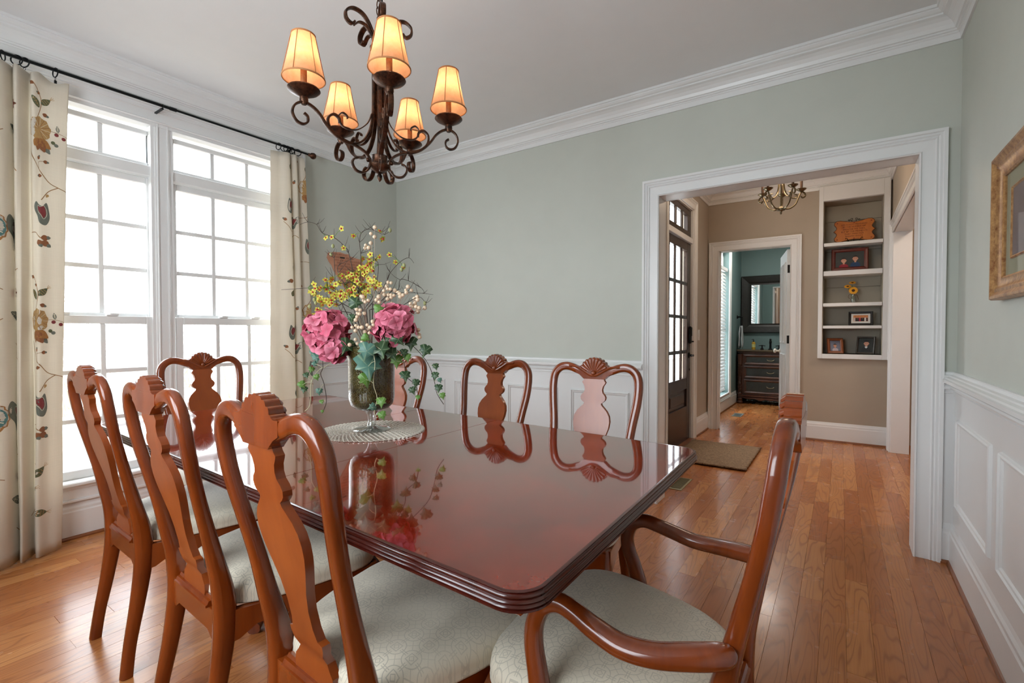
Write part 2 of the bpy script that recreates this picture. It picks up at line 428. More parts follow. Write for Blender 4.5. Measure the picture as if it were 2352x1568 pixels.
# wall behind the camera; its wide window is added to give fill light
RX0, RX1, RZ0, RZ1 = -2.15, -0.55, 0.80, 2.30
shell('wall_front', [((XL - WT, YF0 - WT, 0), (RX0, YF0, CH)), ((RX1, YF0 - WT, 0), (XR + WT, YF0, CH)), ((RX0, YF0 - WT, 0), (RX1, YF0, RZ0)), ((RX0, YF0 - WT, RZ1), (RX1, YF0, CH))], M['sage'])
shell('ceiling', [((XL - WT, YF0 - WT, CH), (XR + WT, YB + 0.07, CH + 0.12))], M['ceiling'])
w2 = st(MB().box((RX0, YF0 - 0.12, RZ0), (RX0 + 0.05, YF0 - 0.04, RZ1)).box((RX1 - 0.05, YF0 - 0.12, RZ0), (RX1, YF0 - 0.04, RZ1)).box((RX0, YF0 - 0.12, RZ0), (RX1, YF0 - 0.04, RZ0 + 0.05)).box((RX0, YF0 - 0.12, RZ1 - 0.05), (RX1, YF0 - 0.04, RZ1)).box((-1.40, YF0 - 0.12, RZ0), (-1.30, YF0 - 0.04, RZ1)).build('added_fill_window', M['trim']))  # frame of the unseen rear window, added for fill light

# floor and its oak strips
FX0, FX1, FY0, FY1 = XL, XR, YF0, YB
shell('floor', [((XL, YF0, -0.12), (XR, YB, -0.014)), ((-1.5, YB, -0.12), (0.8, 9.0, -0.014))], paint('subfloor', (110, 66, 40), 0.8))
floor = bpy.data.objects['floor']
PW = 0.083
rnd = random.Random(3)
planks = []
x = XL
def inside(xa, xb, ya, yb): return True
while x < 0.62:
    xa, xb = x, x + PW; x += PW
    spans = []
    if xa < XR - 0.01: y0 = YF0
    else: y0 = YB + 0.03
    y1 = YB if xb < -1.46 else 8.95
    if xa < -1.34 and xb > -1.46: y1 = 8.95
    y = y0 - rnd.random() * 0.8
    while y < y1:
        L = rnd.uniform(0.35, 1.15); a, b = max(y, y0), min(y + L, y1); y += L
        if b - a < 0.03: continue
        planks.append((xa, min(xb, 0.62), a, b))
from math import hypot
fwd = Vector((-math.sin(R(34.39)), math.cos(R(34.39)), 0))
def vis(p):
    c = Vector(((p[0] + p[1]) / 2, (p[2] + p[3]) / 2, 0)); d = c.dot(fwd); s_ = c.dot(Vector((fwd.y, -fwd.x, 0)))
    if d < 0.9 or abs(s_) > d * 1.12: return 1e9
    hid = -2.55 < c.x < -0.45 and 0.9 < c.y < 3.0
    return d + (20 if hid else 0)
planks.sort(key=vis)
rest = MB(); rt = []
for i, (xa, xb, a, b) in enumerate(planks):
    g = 0.0003; tn = rnd.random()
    if i < 300:
        m = MB().cbox((xa + g, a + g, -0.014), (xb - g, b - g, 0.0), 0.0004)
        o = m.build('plank', M['floor'], floor)
        at = o.data.attributes.new('tone', 'FLOAT', 'FACE'); at.data.foreach_set('value', [tn] * len(o.data.polygons))
    else:
        rest.box((xa + g, a + g, -0.014), (xb - g, b - g, 0.0)); rt += [tn] * 6
o = rest.build('plank_field', M['floor'], floor, kind='stuff')
at = o.data.attributes.new('tone', 'FLOAT', 'FACE'); at.data.foreach_set('value', rt[:len(o.data.polygons)])

# mouldings
CROWN = [(0, -0.148), (0.010, -0.148), (0.013, -0.120), (0.018, -0.116), (0.018, -0.110), (0.026, -0.107), (0.026, -0.100), (0.034, -0.097), (0.040, -0.080), (0.052, -0.062), (0.068, -0.050), (0.084, -0.044), (0.084, -0.036), (0.094, -0.032), (0.104, -0.022), (0.104, -0.016), (0.112, -0.014), (0.112, 0), (0, 0)]
RAIL = [(0, -0.118), (0.010, -0.118), (0.010, -0.108), (0.016, -0.105), (0.016, -0.098), (0.012, -0.095), (0.012, -0.090), (0.024, -0.086), (0.027, -0.078), (0.024, -0.071), (0.018, -0.068), (0.018, -0.063), (0.034, -0.059), (0.046, -0.054), (0.046, -0.049), (0.060, -0.047), (0.060, -0.033), (0.052, -0.031), (0.046, -0.026), (0.034, -0.022), (0.030, -0.017), (0.018, -0.014), (0.016, -0.004), (0.012, 0), (0, 0)]
BASE = [(0, 0.018), (0.020, 0.018), (0.020, 0.150), (0.016, 0.158), (0.016, 0.172), (0.010, 0.184), (0.006, 0.200), (0, 0.200)]
QR = [(0, 0), (0.030, 0), (0.029, 0.008), (0.025, 0.014), (0.018, 0.018), (0, 0.018)]
e = 0.0005
def run(name, path, prof, mat, z):
    return st(MB().mould([(p[0], p[1], z) for p in path], prof, (0, 0, 1)).build(name, mat))
loop = [(XL, YB), (XL, YF0), (XR, YF0), (XR, YB)]
st(MB().mould([(p[0], p[1], CH) for p in loop], CROWN, (0, 0, 1), closed=True).build('trim_1', M['trim']))
# paths run with the room on their left
TRP = [(DX0 - 0.10, YB), (XL, YB), (XL, 2.21)]
run('trim_2', TRP, RAIL, M['trim'], 0.957)
run('trim_3', [(XL, 0.36), (XL, YF0), (XR, YF0), (XR, YB), (DX1 + 0.105, YB)], RAIL, M['trim'], 0.957)
run('baseboard_left', [(DX0 - 0.10, YB), (XL, YB), (XL, YF0), (XR, YF0)], BASE, M['trim'], 0)
run('baseboard_right', [(XR, YF0), (XR, YB), (DX1 + 0.105, YB)], BASE, M['trim'], 0)
run('trim_4', [(DX0 - 0.10, YB), (XL, YB), (XL, YF0), (XR, YF0), (XR, YB), (DX1 + 0.105, YB)], [(a + 0.0, b) for a, b in QR], M['quarter'], 0)
# wainscot skins and panel frames
WS = 0.006
b = MB(); b.box((XL, YF0, 0), (XL + WS, 0.36, 0.85)); b.box((XL, 0.36, 0), (XL + WS, 2.21, 0.22)); b.box((XL, 2.21, 0), (XL + WS, YB, 0.85)); st(b.build('trim_5', M['trim']))
st(MB().box((XL, YB - WS, 0), (DX0 - 0.09, YB, 0.85)).box((DX1 + 0.09, YB - WS, 0), (XR, YB, 0.85)).build('trim_6', M['trim']))
st(MB().box((XR - WS, YF0, 0), (XR, YB, 0.85)).build('trim_7', M['trim']))
PF = [(0, 0), (0.004, 0.010), (0.010, 0.013), (0.014, 0.007), (0.022, 0.006), (0.026, 0.003), (0.028, 0)]
def panel(wall, a0, a1, z0, z1, c):
    if wall == 'y': P = [(a0, c, z0), (a1, c, z0), (a1, c, z1), (a0, c, z1)]; N = (0, -1, 0)
    elif wall == 'xr': P = [(c, a0, z0), (c, a1, z0), (c, a1, z1), (c, a0, z1)]; N = (-1, 0, 0)
    else: P = [(c, a0, z0), (c, a1, z0), (c, a1, z1), (c, a0, z1)]; N = (1, 0, 0)
    return MB().mould(P, PF, N, closed=True, flip=(wall == 'xr'))
wb, wr, wl = bpy.data.objects['wall_back'], bpy.data.objects['wall_right'], bpy.data.objects['wall_left']
for a0, a1 in ((-1.66, -1.205), (-2.23, -1.77), (-2.80, -2.34), (-3.37, -2.91)): panel('y', a0, a1, 0.31, 0.735, YB - WS).build('panel_moulding', M['trim'], wb)
for a0, a1 in ((2.47, 3.10), (1.72, 2.35), (0.97, 1.60), (0.22, 0.85)): panel('xr', a0, a1, 0.31, 0.735, XR - WS).build('panel_moulding', M['trim'], wr)
for a0, a1 in ((2.36, 3.05), (-0.5, 0.2)): panel('xl', a0, a1, 0.31, 0.735, XL + WS).build('panel_moulding', M['trim'], wl)

# cased opening to the foyer
CAS = [(0, 0), (0, 0.012), (0.006, 0.018), (0.012, 0.010), (0.060, 0.013), (0.066, 0.020), (0.074, 0.016), (0.080, 0.022), (0.090, 0.020), (0.094, 0.028), (0.108, 0.028), (0.108, 0)]
def casing(name, x0, x1, z1, y, N, prof=CAS, z0=0.0):
    # path goes up the left side, over, and down the right side; outward is away from the opening
    P = [(x0, y, z0), (x0, y, z1), (x1, y, z1), (x1, y, z0)]
    return st(MB().mould(P, prof, (0, N, 0), flip=(N > 0)).build(name, M['trim']))
casing('trim_8', DX0, DX1, DZ, YB, -1)
casing('trim_9', DX0, DX1, DZ, YB2, 1)
st(MB().cbox((DX0 - 0.02, YB - 0.006, 0), (DX0, YB2 + 0.006, DZ), 0.002).cbox((DX1, YB - 0.006, 0), (DX1 + 0.02, YB2 + 0.006, DZ), 0.002).cbox((DX0 - 0.02, YB - 0.006, DZ), (DX1 + 0.02, YB2 + 0.006, DZ + 0.02), 0.002).build('trim_10', M['trim']))

# ------------------------------------------------------------------ dining window
XG = -3.62
win = st(MB().box((XG - 0.045, 1.215, WZ0), (XL - 0.012, 1.335, WZ1)).build('window_1', M['trim']))
def wpart(name, b, mat=None, **k): return b.build(name, mat or M['trim'], win, **k)
b = MB()
b.box((XL - WT, WY0, WZ0), (XL, WY0 + 0.02, WZ1)); b.box((XL - WT, WY1 - 0.02, WZ0), (XL, WY1, WZ1)); b.box((XL - WT, WY0, WZ1 - 0.02), (XL, WY1, WZ1)); b.box((XL - WT, WY0, WZ0), (XL, WY1, WZ0 + 0.015))
wpart('jamb', b)
wpart('mullion_face', MB().cbox((XL - 0.02, 1.232, WZ0), (XL - 0.004, 1.318, WZ1), 0.003).cbox((XL - 0.006, 1.243, WZ0), (XL + 0.004, 1.252, WZ1), 0.002).cbox((XL - 0.006, 1.298, WZ0), (XL + 0.004, 1.307, WZ1), 0.002))
wpart('window_casing', MB().mould([(XL, WY0, 0.30), (XL, WY0, WZ1), (XL, WY1, WZ1), (XL, WY1, 0.30)], CAS, (1, 0, 0)))
wpart('window_stool', MB().cbox((XL - 0.05, 0.33, 0.298), (XL + 0.055, 2.24, 0.322), 0.006))
wpart('window_apron', MB().cbox((XL, 0.37, 0.215), (XL + 0.018, 2.20, 0.298), 0.003).cbox((XL, 0.37, 0.205), (XL + 0.028, 2.20, 0.222), 0.004).cbox((XL, 0.37, 0.276), (XL + 0.030, 2.20, 0.298), 0.006))
def sash(y0, y1, z0, z1, x, cols, rows, fw=0.045, mt=0.026, bot=None, top=None, name='sash'):
    bot = bot or fw; top = top or fw
    b = MB(); d = 0.034
    b.cbox((x, y0 - fw, z0 - bot), (x + d, y0, z1 + top), 0.004); b.cbox((x, y1, z0 - bot), (x + d, y1 + fw, z1 + top), 0.004)
    b.cbox((x, y0, z0 - bot), (x + d, y1, z0), 0.004); b.cbox((x, y0, z1), (x + d, y1, z1 + top), 0.004)
    s = b.build(name, M['trim'], win)
    mb = MB()
    for i in range(1, cols):
        yy = y0 + (y1 - y0) * i / cols; mb.cbox((x + 0.010, yy - mt / 2, z0), (x + 0.028, yy + mt / 2, z1), 0.003)
    for j in range(1, rows):
        zz = z0 + (z1 - z0) * j / rows; mb.cbox((x + 0.010, y0, zz - mt / 2), (x + 0.026, y1, zz + mt / 2), 0.003)
    mb.build('muntin_grid', M['trim'], s)
    MB().box((x + 0.016, y0, z0), (x + 0.0175, y1, z1)).build('pane', M['pane'], s)
    return s
for y0, y1 in ((0.515, 1.215), (1.358, 2.06)):
    sash(y0, y1, 2.212, 2.382, XG - 0.010, 3, 1, 0.022, name='transom_sash', bot=0.03, top=0.03)
    wpart('transom_bar', MB().cbox((XG - 0.04, y0 - 0.03, 2.125), (XL - 0.03, y1 + 0.03, 2.19), 0.004))
    sash(y0 + 0.012, y1 - 0.012, 1.270, 2.080, XG - 0.014, 3, 3, 0.024, name='upper_sash', bot=0.035, top=0.04)
    s = sash(y0 + 0.03, y1 - 0.03, 0.372, 1.203, XG + 0.022, 3, 3, 0.044, name='lower_sash', bot=0.052, top=0.048)
    for yy in (y0 + 0.28, y0 + 0.50):
        MB().cbox((XG + 0.03, yy - 0.028, 1.251), (XG + 0.062, yy + 0.028, 1.258), 0.002).cbox((XG + 0.05, yy - 0.012, 1.258), (XG + 0.062, yy + 0.03, 1.266), 0.002).build('sash_lock', M['trim'], s)
# outside: lawn, a bare winter thicket
st(MB().box((-40, -12, -0.75), (-3.95, 30, -0.6)).build('ground_outside', M['outdoor']))
st(MB().box((-9, 30.2, -0.75), (2, 40, -0.6)).build('ground_far_outside', M['outdoor']))
rr = random.Random(11)
def thicket(label, x, y, h, group='bare winter shrubs beyond the window'):
    b = MB()
    for k in range(26):
        a = rr.uniform(0, 6.28); l = rr.uniform(0.5, 1.0) * h; sp = rr.uniform(0.2, 0.75)
        p = Vector((rr.uniform(-.3, .3), rr.uniform(-.3, .3), 0)); pts = [p.copy()]; d = Vector((math.cos(a) * sp, math.sin(a) * sp, 1)).normalized()
        for j in range(5):
            d = (d + Vector((rr.uniform(-.25, .25), rr.uniform(-.25, .25), 0.05))).normalized(); p = p + d * l / 5; pts.append(p.copy())
            for q in range(3):
                dd = (d + Vector((rr.uniform(-.9, .9), rr.uniform(-.9, .9), rr.uniform(-.1, .6)))).normalized()
                b.sweep([p, p + dd * l * 0.12, p + (dd + Vector((0, 0, .2))) * l * 0.24], [0.012, 0.008, 0.003], n=3, caps=False)
        b.sweep(pts, [0.03, 0.025, 0.02, 0.015, 0.01, 0.005], n=4, caps=False)
    o = b.build('bare_shrub', M['twig'], loc=(x, y, -0.6)); tag(o, label, 'shrub', group)
for i, (x, y, h) in enumerate(((-10, 1.0, 2.2), (-13.5, 3.2, 2.6), (-11, 5.6, 2.4), (-17, 6.5, 2.9), (-15, 10.0, 2.9))):
    thicket(('bare shrub nearest the dining window, behind its leftmost panes', 'second bare shrub from the left beyond the window', 'bare shrub behind the middle mullion of the window', 'tall bare shrub farthest back beyond the right window', 'bare shrub seen beside the right curtain')[i], x, y, h)

# ------------------------------------------------------------------ foyer
FXL, FXR, FY, FCH = -1.32, 0.405, 6.07, 2.80
DY0, DY1, DTOP = 4.44, 5.37, 2.46
shell('wall_foyer_left', [((FXL - 0.14, YB2, 0), (FXL, DY0, FCH)), ((FXL - 0.14, DY1, 0), (FXL, FY + 0.06, FCH)), ((FXL - 0.14, DY0, DTOP), (FXL, DY1, FCH))], M['beige'])
shell('wall_foyer_right', [((FXR, YB2, 0), (FXR + 0.13, 3.80, FCH)), ((FXR, 5.83, 0), (FXR + 0.13, 6.40, FCH)), ((FXR, 3.80, 2.115), (FXR + 0.13, 5.83, FCH))], M['beige'])
PX0, PX1, PZ = -1.196, -0.468, 2.10
two_sided('wall_foyer_back', FY, FY + 0.12, FXL - 0.09, -0.165, PX0 - 0.015, PX1 + 0.015, PZ + 0.015, FCH, M['beige'], M['teal'])
shell('wall_niche', [((-0.165, FY, 0), (0.340, FY + 0.26, 0.925)), ((-0.165, FY, 2.52), (0.340, FY + 0.26, FCH)), ((-0.40, FY + 0.26, 0), (0.60, FY + 0.33, FCH)), ((0.340, FY, 0), (FXR, FY + 0.26, FCH)), ((-0.20, FY + 0.12, 0), (-0.165, FY + 0.26, FCH))], M['beige'])
shell('ceiling_foyer', [((FXL - 0.14, YB2 - 0.07, FCH), (2.2, FY + 0.35, FCH + 0.1))], M['ceiling'])
shell('wall_hall_far', [((2.1, 3.3, 0), (2.2, 6.4, FCH)), ((FXR + 0.13, 6.30, 0), (2.2, 6.40, FCH)), ((FXR + 0.13, 3.25, 0), (2.2, 3.345, FCH))], M['beige'])
st(MB().box((0.62, YB2, -0.1), (2.2, 6.4, -0.001)).build('floor_hall', M['floor']))
run('trim_11', [(FXR, YB2), (FXR, FY - 0.02), (-0.205, FY - 0.02), (-0.205, FY), (FXL, FY), (FXL, YB2)], [(a, b * 1.0) for a, b in CROWN], M['trim'], FCH)
run('baseboard_back', [(FXR, 5.93), (FXR, FY), (-0.365, FY)], BASE, M['trim'], 0)
run('trim_12', [(FXR, 5.93), (FXR, FY), (-0.365, FY)], QR, M['quarter'], 0)
run('baseboard_front', [(-1.30, FY), (FXL, FY), (FXL, DY1 + 0.10)], BASE, M['trim'], 0)
run('trim_13', [(-1.30, FY), (FXL, FY), (FXL, DY1 + 0.10)], QR, M['quarter'], 0)
casing('trim_14', PX0, PX1, PZ, FY, -1)
st(MB().cbox((PX0 - 0.02, FY - 0.006, 0), (PX0, FY + 0.126, PZ), 0.002).cbox((PX1, FY - 0.006, 0), (PX1 + 0.02, FY + 0.126, PZ), 0.002).cbox((PX0 - 0.02, FY - 0.006, PZ), (PX1 + 0.02, FY + 0.126, PZ + 0.02), 0.002).cbox((PX0, FY + 0.05, 0), (PX0 + 0.012, FY + 0.07, PZ), 0.002).build('trim_15', M['trim']))
# opening in the right foyer wall
st(MB().mould([(FXR, 5.83, 0), (FXR, 5.83, 2.10), (FXR, 3.80, 2.10), (FXR, 3.80, 0)], CAS, (-1, 0, 0)).build('trim_16', M['trim']))
st(MB().cbox((FXR - 0.006, 5.82, 0), (FXR + 0.136, 5.84, 2.10), 0.002).cbox((FXR - 0.006, 3.79, 0), (FXR + 0.136, 3.81, 2.10), 0.002).cbox((FXR - 0.006, 3.79, 2.10), (FXR + 0.136, 5.84, 2.12), 0.002).build('trim_17', M['trim']))

# front door with glass, and the transom above it
ED = M['door']
fd = MB(); x0, x1 = FXL - 0.065, FXL - 0.022
cols = ((4.605, 4.775), (4.835, 5.005), (5.065, 5.235)); rows = ((0.672, 0.930), (0.966, 1.292), (1.326, 1.642), (1.676, 2.005))
d1 = MB().cbox((x0, DY0 + 0.02, 0.01), (x1, 4.605, 2.09), 0.003).cbox((x0, 5.235, 0.01), (x1, DY1 - 0.012, 2.09), 0.003).cbox((x0, 4.605, 2.005), (x1, 5.235, 2.09), 0.003).cbox((x0, 4.605, 0.555), (x1, 5.235, 0.672), 0.003).cbox((x0, 4.605, 0.01), (x1, 5.235, 0.37), 0.003).build('door_1', ED); st(d1)
mg = MB()
for a, b_ in ((4.775, 4.835), (5.005, 5.065)): mg.cbox((x1 - 0.022, a + 0.014, 0.672), (x1 - 0.002, b_ - 0.014, 2.005), 0.004)
for a, b_ in ((0.930, 0.966), (1.292, 1.326), (1.642, 1.676)): mg.cbox((x1 - 0.022, 4.605, a), (x1 - 0.004, 5.235, b_), 0.004)
mg.build('door_muntins', ED, d1)
MB().cbox((x0 + 0.01, 4.605, 0.37), (x1 - 0.02, 5.235, 0.555), 0.002).cbox((x0 + 0.01, 4.66, 0.405), (x1 - 0.006, 5.18, 0.520), 0.012).build('door_panel', ED, d1)
for c0, c1 in cols:
    for r0, r1 in rows: MB().box((x1 - 0.014, c0 - 0.012, r0), (x1 - 0.011, c1 + 0.012, r1)).build('door_glass', M['pane'], d1)
hd = MB().cbox((x1, 5.285, 1.03), (x1 + 0.028, 5.335, 1.215), 0.010).cbox((x1 + 0.024, 5.292, 1.11), (x1 + 0.032, 5.328, 1.205), 0.004).cbox((x1 + 0.02, 5.30, 1.045), (x1 + 0.05, 5.325, 1.06), 0.004).build('keypad_lock', M['bronze_knob'], d1)
MB().lathe([(0.03, 0), (0.03, 0.008), (0.012, 0.012), (0.011, 0.045), (0.014, 0.05)], (x1, 5.31, 0.905), 16, 'x').sweep([(x1 + 0.048, 5.31, 0.905), (x1 + 0.052, 5.27, 0.907), (x1 + 0.05, 5.21, 0.900)], [0.016, 0.018, 0.012]).cbox((x1, 5.325, 0.74), (x1 + 0.006, 5.338, 0.765), 0.002).build('door_handle', M['bronze_knob'], d1, smooth=True)
st(MB().cbox((FXL - 0.075, DY0, 2.095), (FXL + 0.004, DY1, 2.150), 0.004).cbox((FXL - 0.075, DY0 - 0.001, 0), (FXL + 0.002, DY0 + 0.02, DTOP), 0.003).cbox((FXL - 0.075, DY1 - 0.012, 0), (FXL + 0.002, DY1, DTOP), 0.003).cbox((FXL - 0.075, DY0, DTOP - 0.012), (FXL + 0.002, DY1, DTOP), 0.003).build('trim_18', M['trim']))
tr = MB().cbox((x0, DY0 + 0.02, 2.152), (x1, DY1 - 0.012, 2.215), 0.003).cbox((x0, DY0 + 0.02, 2.385), (x1, DY1 - 0.012, 2.448), 0.003).cbox((x0, DY0 + 0.02, 2.215), (x1, 4.600, 2.385), 0.003).cbox((x0, 5.235, 2.215), (x1, DY1 - 0.012, 2.385), 0.003)
tr.cbox((x1 - 0.02, 4.785, 2.215), (x1, 4.825, 2.385), 0.003).cbox((x1 - 0.02, 5.015, 2.215), (x1, 5.055, 2.385), 0.003)
tw = tr.build('window_3', ED); st(tw)
for c0, c1 in cols: MB().box((x0 + 0.02, c0, 2.215), (x0 + 0.024, c1, 2.385)).build('transom_glass', M['pane'], tw)
st(MB().mould([(FXL, DY0, 0), (FXL, DY0, DTOP), (FXL, DY1, DTOP), (FXL, DY1, 0)], [(a * 0.85, b) for a, b in CAS], (1, 0, 0)).build('trim_19', M['trim']))
st(MB().cbox((FXL - 0.06, DY0 + 0.02, 0.0), (FXL + 0.05, DY1 - 0.01, 0.012), 0.004).build('trim_20', M['quarter']))
sw = MB().cbox((FXL, 5.58, 1.06), (FXL + 0.008, 5.66, 1.18), 0.002).build('light_switch', M['trim']); tag(sw, 'white light switch plate beside the dark front door', 'switch')
MB().cbox((FXL + 0.007, 5.60, 1.10), (FXL + 0.012, 5.612, 1.14), 0.001).build('toggle', M['trim'], sw)
# porch side seen through the door glass
tag(MB().cbox((-3.1, 7.0, -0.62), (-2.8, 7.3, 3.0), 0.02).build('porch_column', M['trim']), 'white square porch column outside the front door glass', 'column')

# powder room
shell('wall_powder_left', [((-1.55, 6.13, 0), (-1.41, 6.95, 2.75)), ((-1.55, 7.88, 0), (-1.41, 9.05, 2.75)), ((-1.55, 6.95, 0), (-1.41, 7.88, 0.24)), ((-1.55, 6.95, 2.36), (-1.41, 7.88, 2.75))], M['teal'])
shell('wall_powder_back', [((-1.55, 8.95, 0), (-0.1, 9.05, 2.75))], M['teal'])
shell('wall_powder_right', [((-0.28, FY + 0.33, 0), (-0.18, 9.0, 2.75))], M['teal'])
shell('ceiling_powder', [((-1.55, FY + 0.06, 2.75), (-0.1, 9.05, 2.8))], M['ceiling'])
run('baseboard_powder', [(-1.30, 8.95), (-1.41, 8.95), (-1.41, 6.19)], BASE, M['trim'], 0)
run('trim_22', [(-1.30, 8.95), (-1.41, 8.95), (-1.41, 6.19)], QR, M['quarter'], 0)
st(MB().mould([(-1.41, 6.95, 0.24), (-1.41, 6.95, 2.36), (-1.41, 7.88, 2.36), (-1.41, 7.88, 0.24)], [(a * 0.7, b) for a, b in CAS], (1, 0, 0), closed=True).build('trim_23', M['trim']))
w4 = st(MB().cbox((-1.53, 6.95, 0.24), (-1.49, 7.0, 2.36), 0.003).cbox((-1.53, 7.83, 0.24), (-1.49, 7.88, 2.36), 0.003).cbox((-1.53, 6.95, 0.24), (-1.49, 7.88, 0.30), 0.003).cbox((-1.53, 6.95, 2.05), (-1.49, 7.88, 2.12), 0.003).cbox((-1.53, 6.95, 1.22), (-1.49, 7.88, 1.27), 0.003).build('window_4', M['trim']))
MB().box((-1.515, 7.0, 0.3), (-1.512, 7.83, 2.3)).build('pane', M['pane'], w4)
bl = thing('window_blind', 'white slatted blind covering the powder room window', 'blind', (-1.45, 7.415, 0.28))
MB().cbox((-0.03, -0.43, 1.78), (0.03, 0.43, 1.83), 0.004).build('head_rail', M['trim'], bl)
sl = None
for i in range(36):
    z = 0.02 + i * 0.049
    if sl is None:
        sl = MB().add([(-0.010, -0.42, 0.022), (0.010, -0.42, -0.022), (0.010, 0.42, -0.022), (-0.010, 0.42, 0.022), (-0.008, -0.42, 0.023), (0.012, -0.42, -0.021), (0.012, 0.42, -0.021), (-0.008, 0.42, 0.023)], [(0, 3, 2, 1), (4, 5, 6, 7), (0, 1, 5, 4), (1, 2, 6, 5), (2, 3, 7, 6), (3, 0, 4, 7)]).build('slat', M['trim'], bl, loc=(0, 0, z))
    else:
        c = sl.copy(); COL.objects.link(c); c.location = (0, 0, z)
# powder room door, open inward
pd = st(MB().cbox((-0.036, 0, 0.01), (0, 0.70, 2.08), 0.003).build('door_2', M['trim'])); pd.location = (PX1 - 0.004, FY + 0.13, 0); pd.rotation_euler = (0, 0, R(10.5))
for z0, z1 in ((0.22, 0.90), (1.02, 1.95)):
    for ya, yb in ((0.10, 0.32), (0.38, 0.60)): MB().mould([(-0.036, ya, z0), (-0.036, yb, z0), (-0.036, yb, z1), (-0.036, ya, z1)], PF, (-1, 0, 0), closed=True, flip=True).build('door_panel', M['trim'], pd)
MB().lathe([(0.028, 0), (0.028, -0.006), (0.012, -0.012), (0.011, -0.04), (0.026, -0.048), (0.026, -0.066), (0.012, -0.072)], (-0.036, 0.64, 0.92), 14, 'x').build('door_knob', M['silver'], pd, smooth=True)
for z in (0.20, 1.07, 1.86): MB().cbox((-0.031, -0.0025, z - 0.045), (-0.003, 0.0, z + 0.045), 0.001).lathe([(0.006, z - 0.046), (0.006, z + 0.046)], (-0.001, -0.004, 0), 8).build('hinge', M['oilbronze'], pd)

# vanity
VX0, VX1, VY, VZ = -1.385, -0.42, 8.47, 0.86
vt = thing('vanity', 'dark carved wooden vanity chest in the teal powder room', 'vanity', ((VX0 + VX1) / 2, 8.70, 0))
VW = (VX1 - VX0) / 2; cx_ = 0
vm = wood('vanity_walnut', (104, 62, 44), (50, 30, 24), 0.35, 0.3); vd = paint('vanity_dark_leather', (48, 50, 46), 0.3, var=0.2, scale=40)
yf = VY - 8.70
MB().cbox((-VW + 0.03, yf + 0.02, 0.10), (VW - 0.03, 0.23, VZ - 0.02), 0.004).cbox((-VW + 0.01, yf, 0.10), (VW - 0.01, 0.23, 0.15), 0.008).cbox((-VW + 0.01, yf, VZ - 0.05), (VW - 0.01, 0.23, VZ - 0.02), 0.008).build('body', vm, vt)
gr = paint('speckled_granite', (92, 80, 64), 0.15, var=0.4, scale=160)
MB().cbox((-VW, yf - 0.02, VZ - 0.02), (VW, 0.24, VZ + 0.012), 0.006).build('countertop', gr, vt)
for z0, z1 in ((0.175, 0.395), (0.42, 0.61), (0.635, 0.79)):
    d = MB().cbox((-VW + 0.10, yf - 0.002, z0), (VW - 0.10, yf + 0.02, z1), 0.004).mould([(-VW + 0.10, yf, z0), (VW - 0.10, yf, z0), (VW - 0.10, yf, z1), (-VW + 0.10, yf, z1)], [(0, 0), (0, 0.012), (0.012, 0.016), (0.030, 0.006), (0.034, 0)], (0, -1, 0), closed=True).build('drawer', vm, vt)
    MB().cbox((-VW + 0.14, yf - 0.006, z0 + 0.035), (VW - 0.14, yf, z1 - 0.035), 0.003).build('drawer_inlay', vd, d)
    zc = (z0 + z1) / 2
    MB().sweep(cr([(-0.05, yf - 0.008, zc + 0.01), (-0.04, yf - 0.022, zc - 0.004), (0, yf - 0.026, zc - 0.012), (0.04, yf - 0.022, zc - 0.004), (0.05, yf - 0.008, zc + 0.01)], 4), 0.008, n=6).build('pull', M['pewter'], d, smooth=True)
for sx in (-1, 1):
    xx = sx * (VW - 0.045); b = MB()
    b.lathe([(0.034, 0.15), (0.036, 0.17), (0.028, 0.18), (0.030, 0.62), (0.036, 0.635), (0.030, 0.65), (0.036, 0.70), (0.038, 0.80)], (xx, yf - 0.002, 0), 14)
    for k in range(2):
        b.sweep([(xx + 0.031 * math.cos(t * 1.6 + k * 3.14), yf - 0.002 + 0.031 * math.sin(t * 1.6 + k * 3.14), 0.185 + t * 0.0106) for t in [q * 0.5 for q in range(82)]], 0.013, n=5, up=(0.1, 0.2, 1))
    b.build('twisted_column', vm, vt, smooth=True)
    for yy in (yf + 0.02, 0.19): MB().lathe([(0.03, 0.10), (0.042, 0.075), (0.034, 0.05), (0.046, 0.025), (0.036, 0.0)], (xx, yy, 0), 12).build('bun_foot', vm, vt, smooth=True)
MB().prism([(-VW + 0.08, 0.10), (-0.30, 0.075), (-0.22, 0.088), (-0.14, 0.06), (-0.06, 0.085), (0, 0.065), (0.06, 0.085), (0.14, 0.06), (0.22, 0.088), (0.30, 0.075), (VW - 0.08, 0.10), (VW - 0.08, 0.12), (-VW + 0.08, 0.12)], 'y', yf, yf + 0.02).build('apron', vm, vt)
fx = -0.93; ft = VZ + 0.012
fc = thing('faucet', 'black bronze spout between two lever handles on the vanity', 'faucet', (fx, 8.68, ft))
MB().lathe([(0.03, 0), (0.03, 0.01), (0.016, 0.02), (0.014, 0.10), (0.02, 0.12), (0.012, 0.15), (0.016, 0.165), (0.004, 0.175)], (0, 0, 0), 12).sweep([(0, 0, 0.10), (0, -0.03, 0.13), (0, -0.08, 0.125), (0, -0.10, 0.10)], [0.02, 0.018, 0.016, 0.016]).build('spout', M['bronze_knob'], fc, smooth=True)
for sx in (-1, 1):
    MB().lathe([(0.026, 0), (0.026, 0.01), (0.012, 0.025), (0.010, 0.055), (0.012, 0.062)], (sx * 0.12, 0, 0), 12).sweep([(sx * 0.12 - 0.05, 0, 0.058), (sx * 0.12, 0, 0.066), (sx * 0.12 + 0.05, 0, 0.058)], [0.010, 0.016, 0.010]).build('handle', M['bronze_knob'], fc, smooth=True)
sb = thing('soap_bottle', 'yellow liquid soap bottle with a dark pump on the vanity', 'bottle', (-1.17, 8.66, ft))
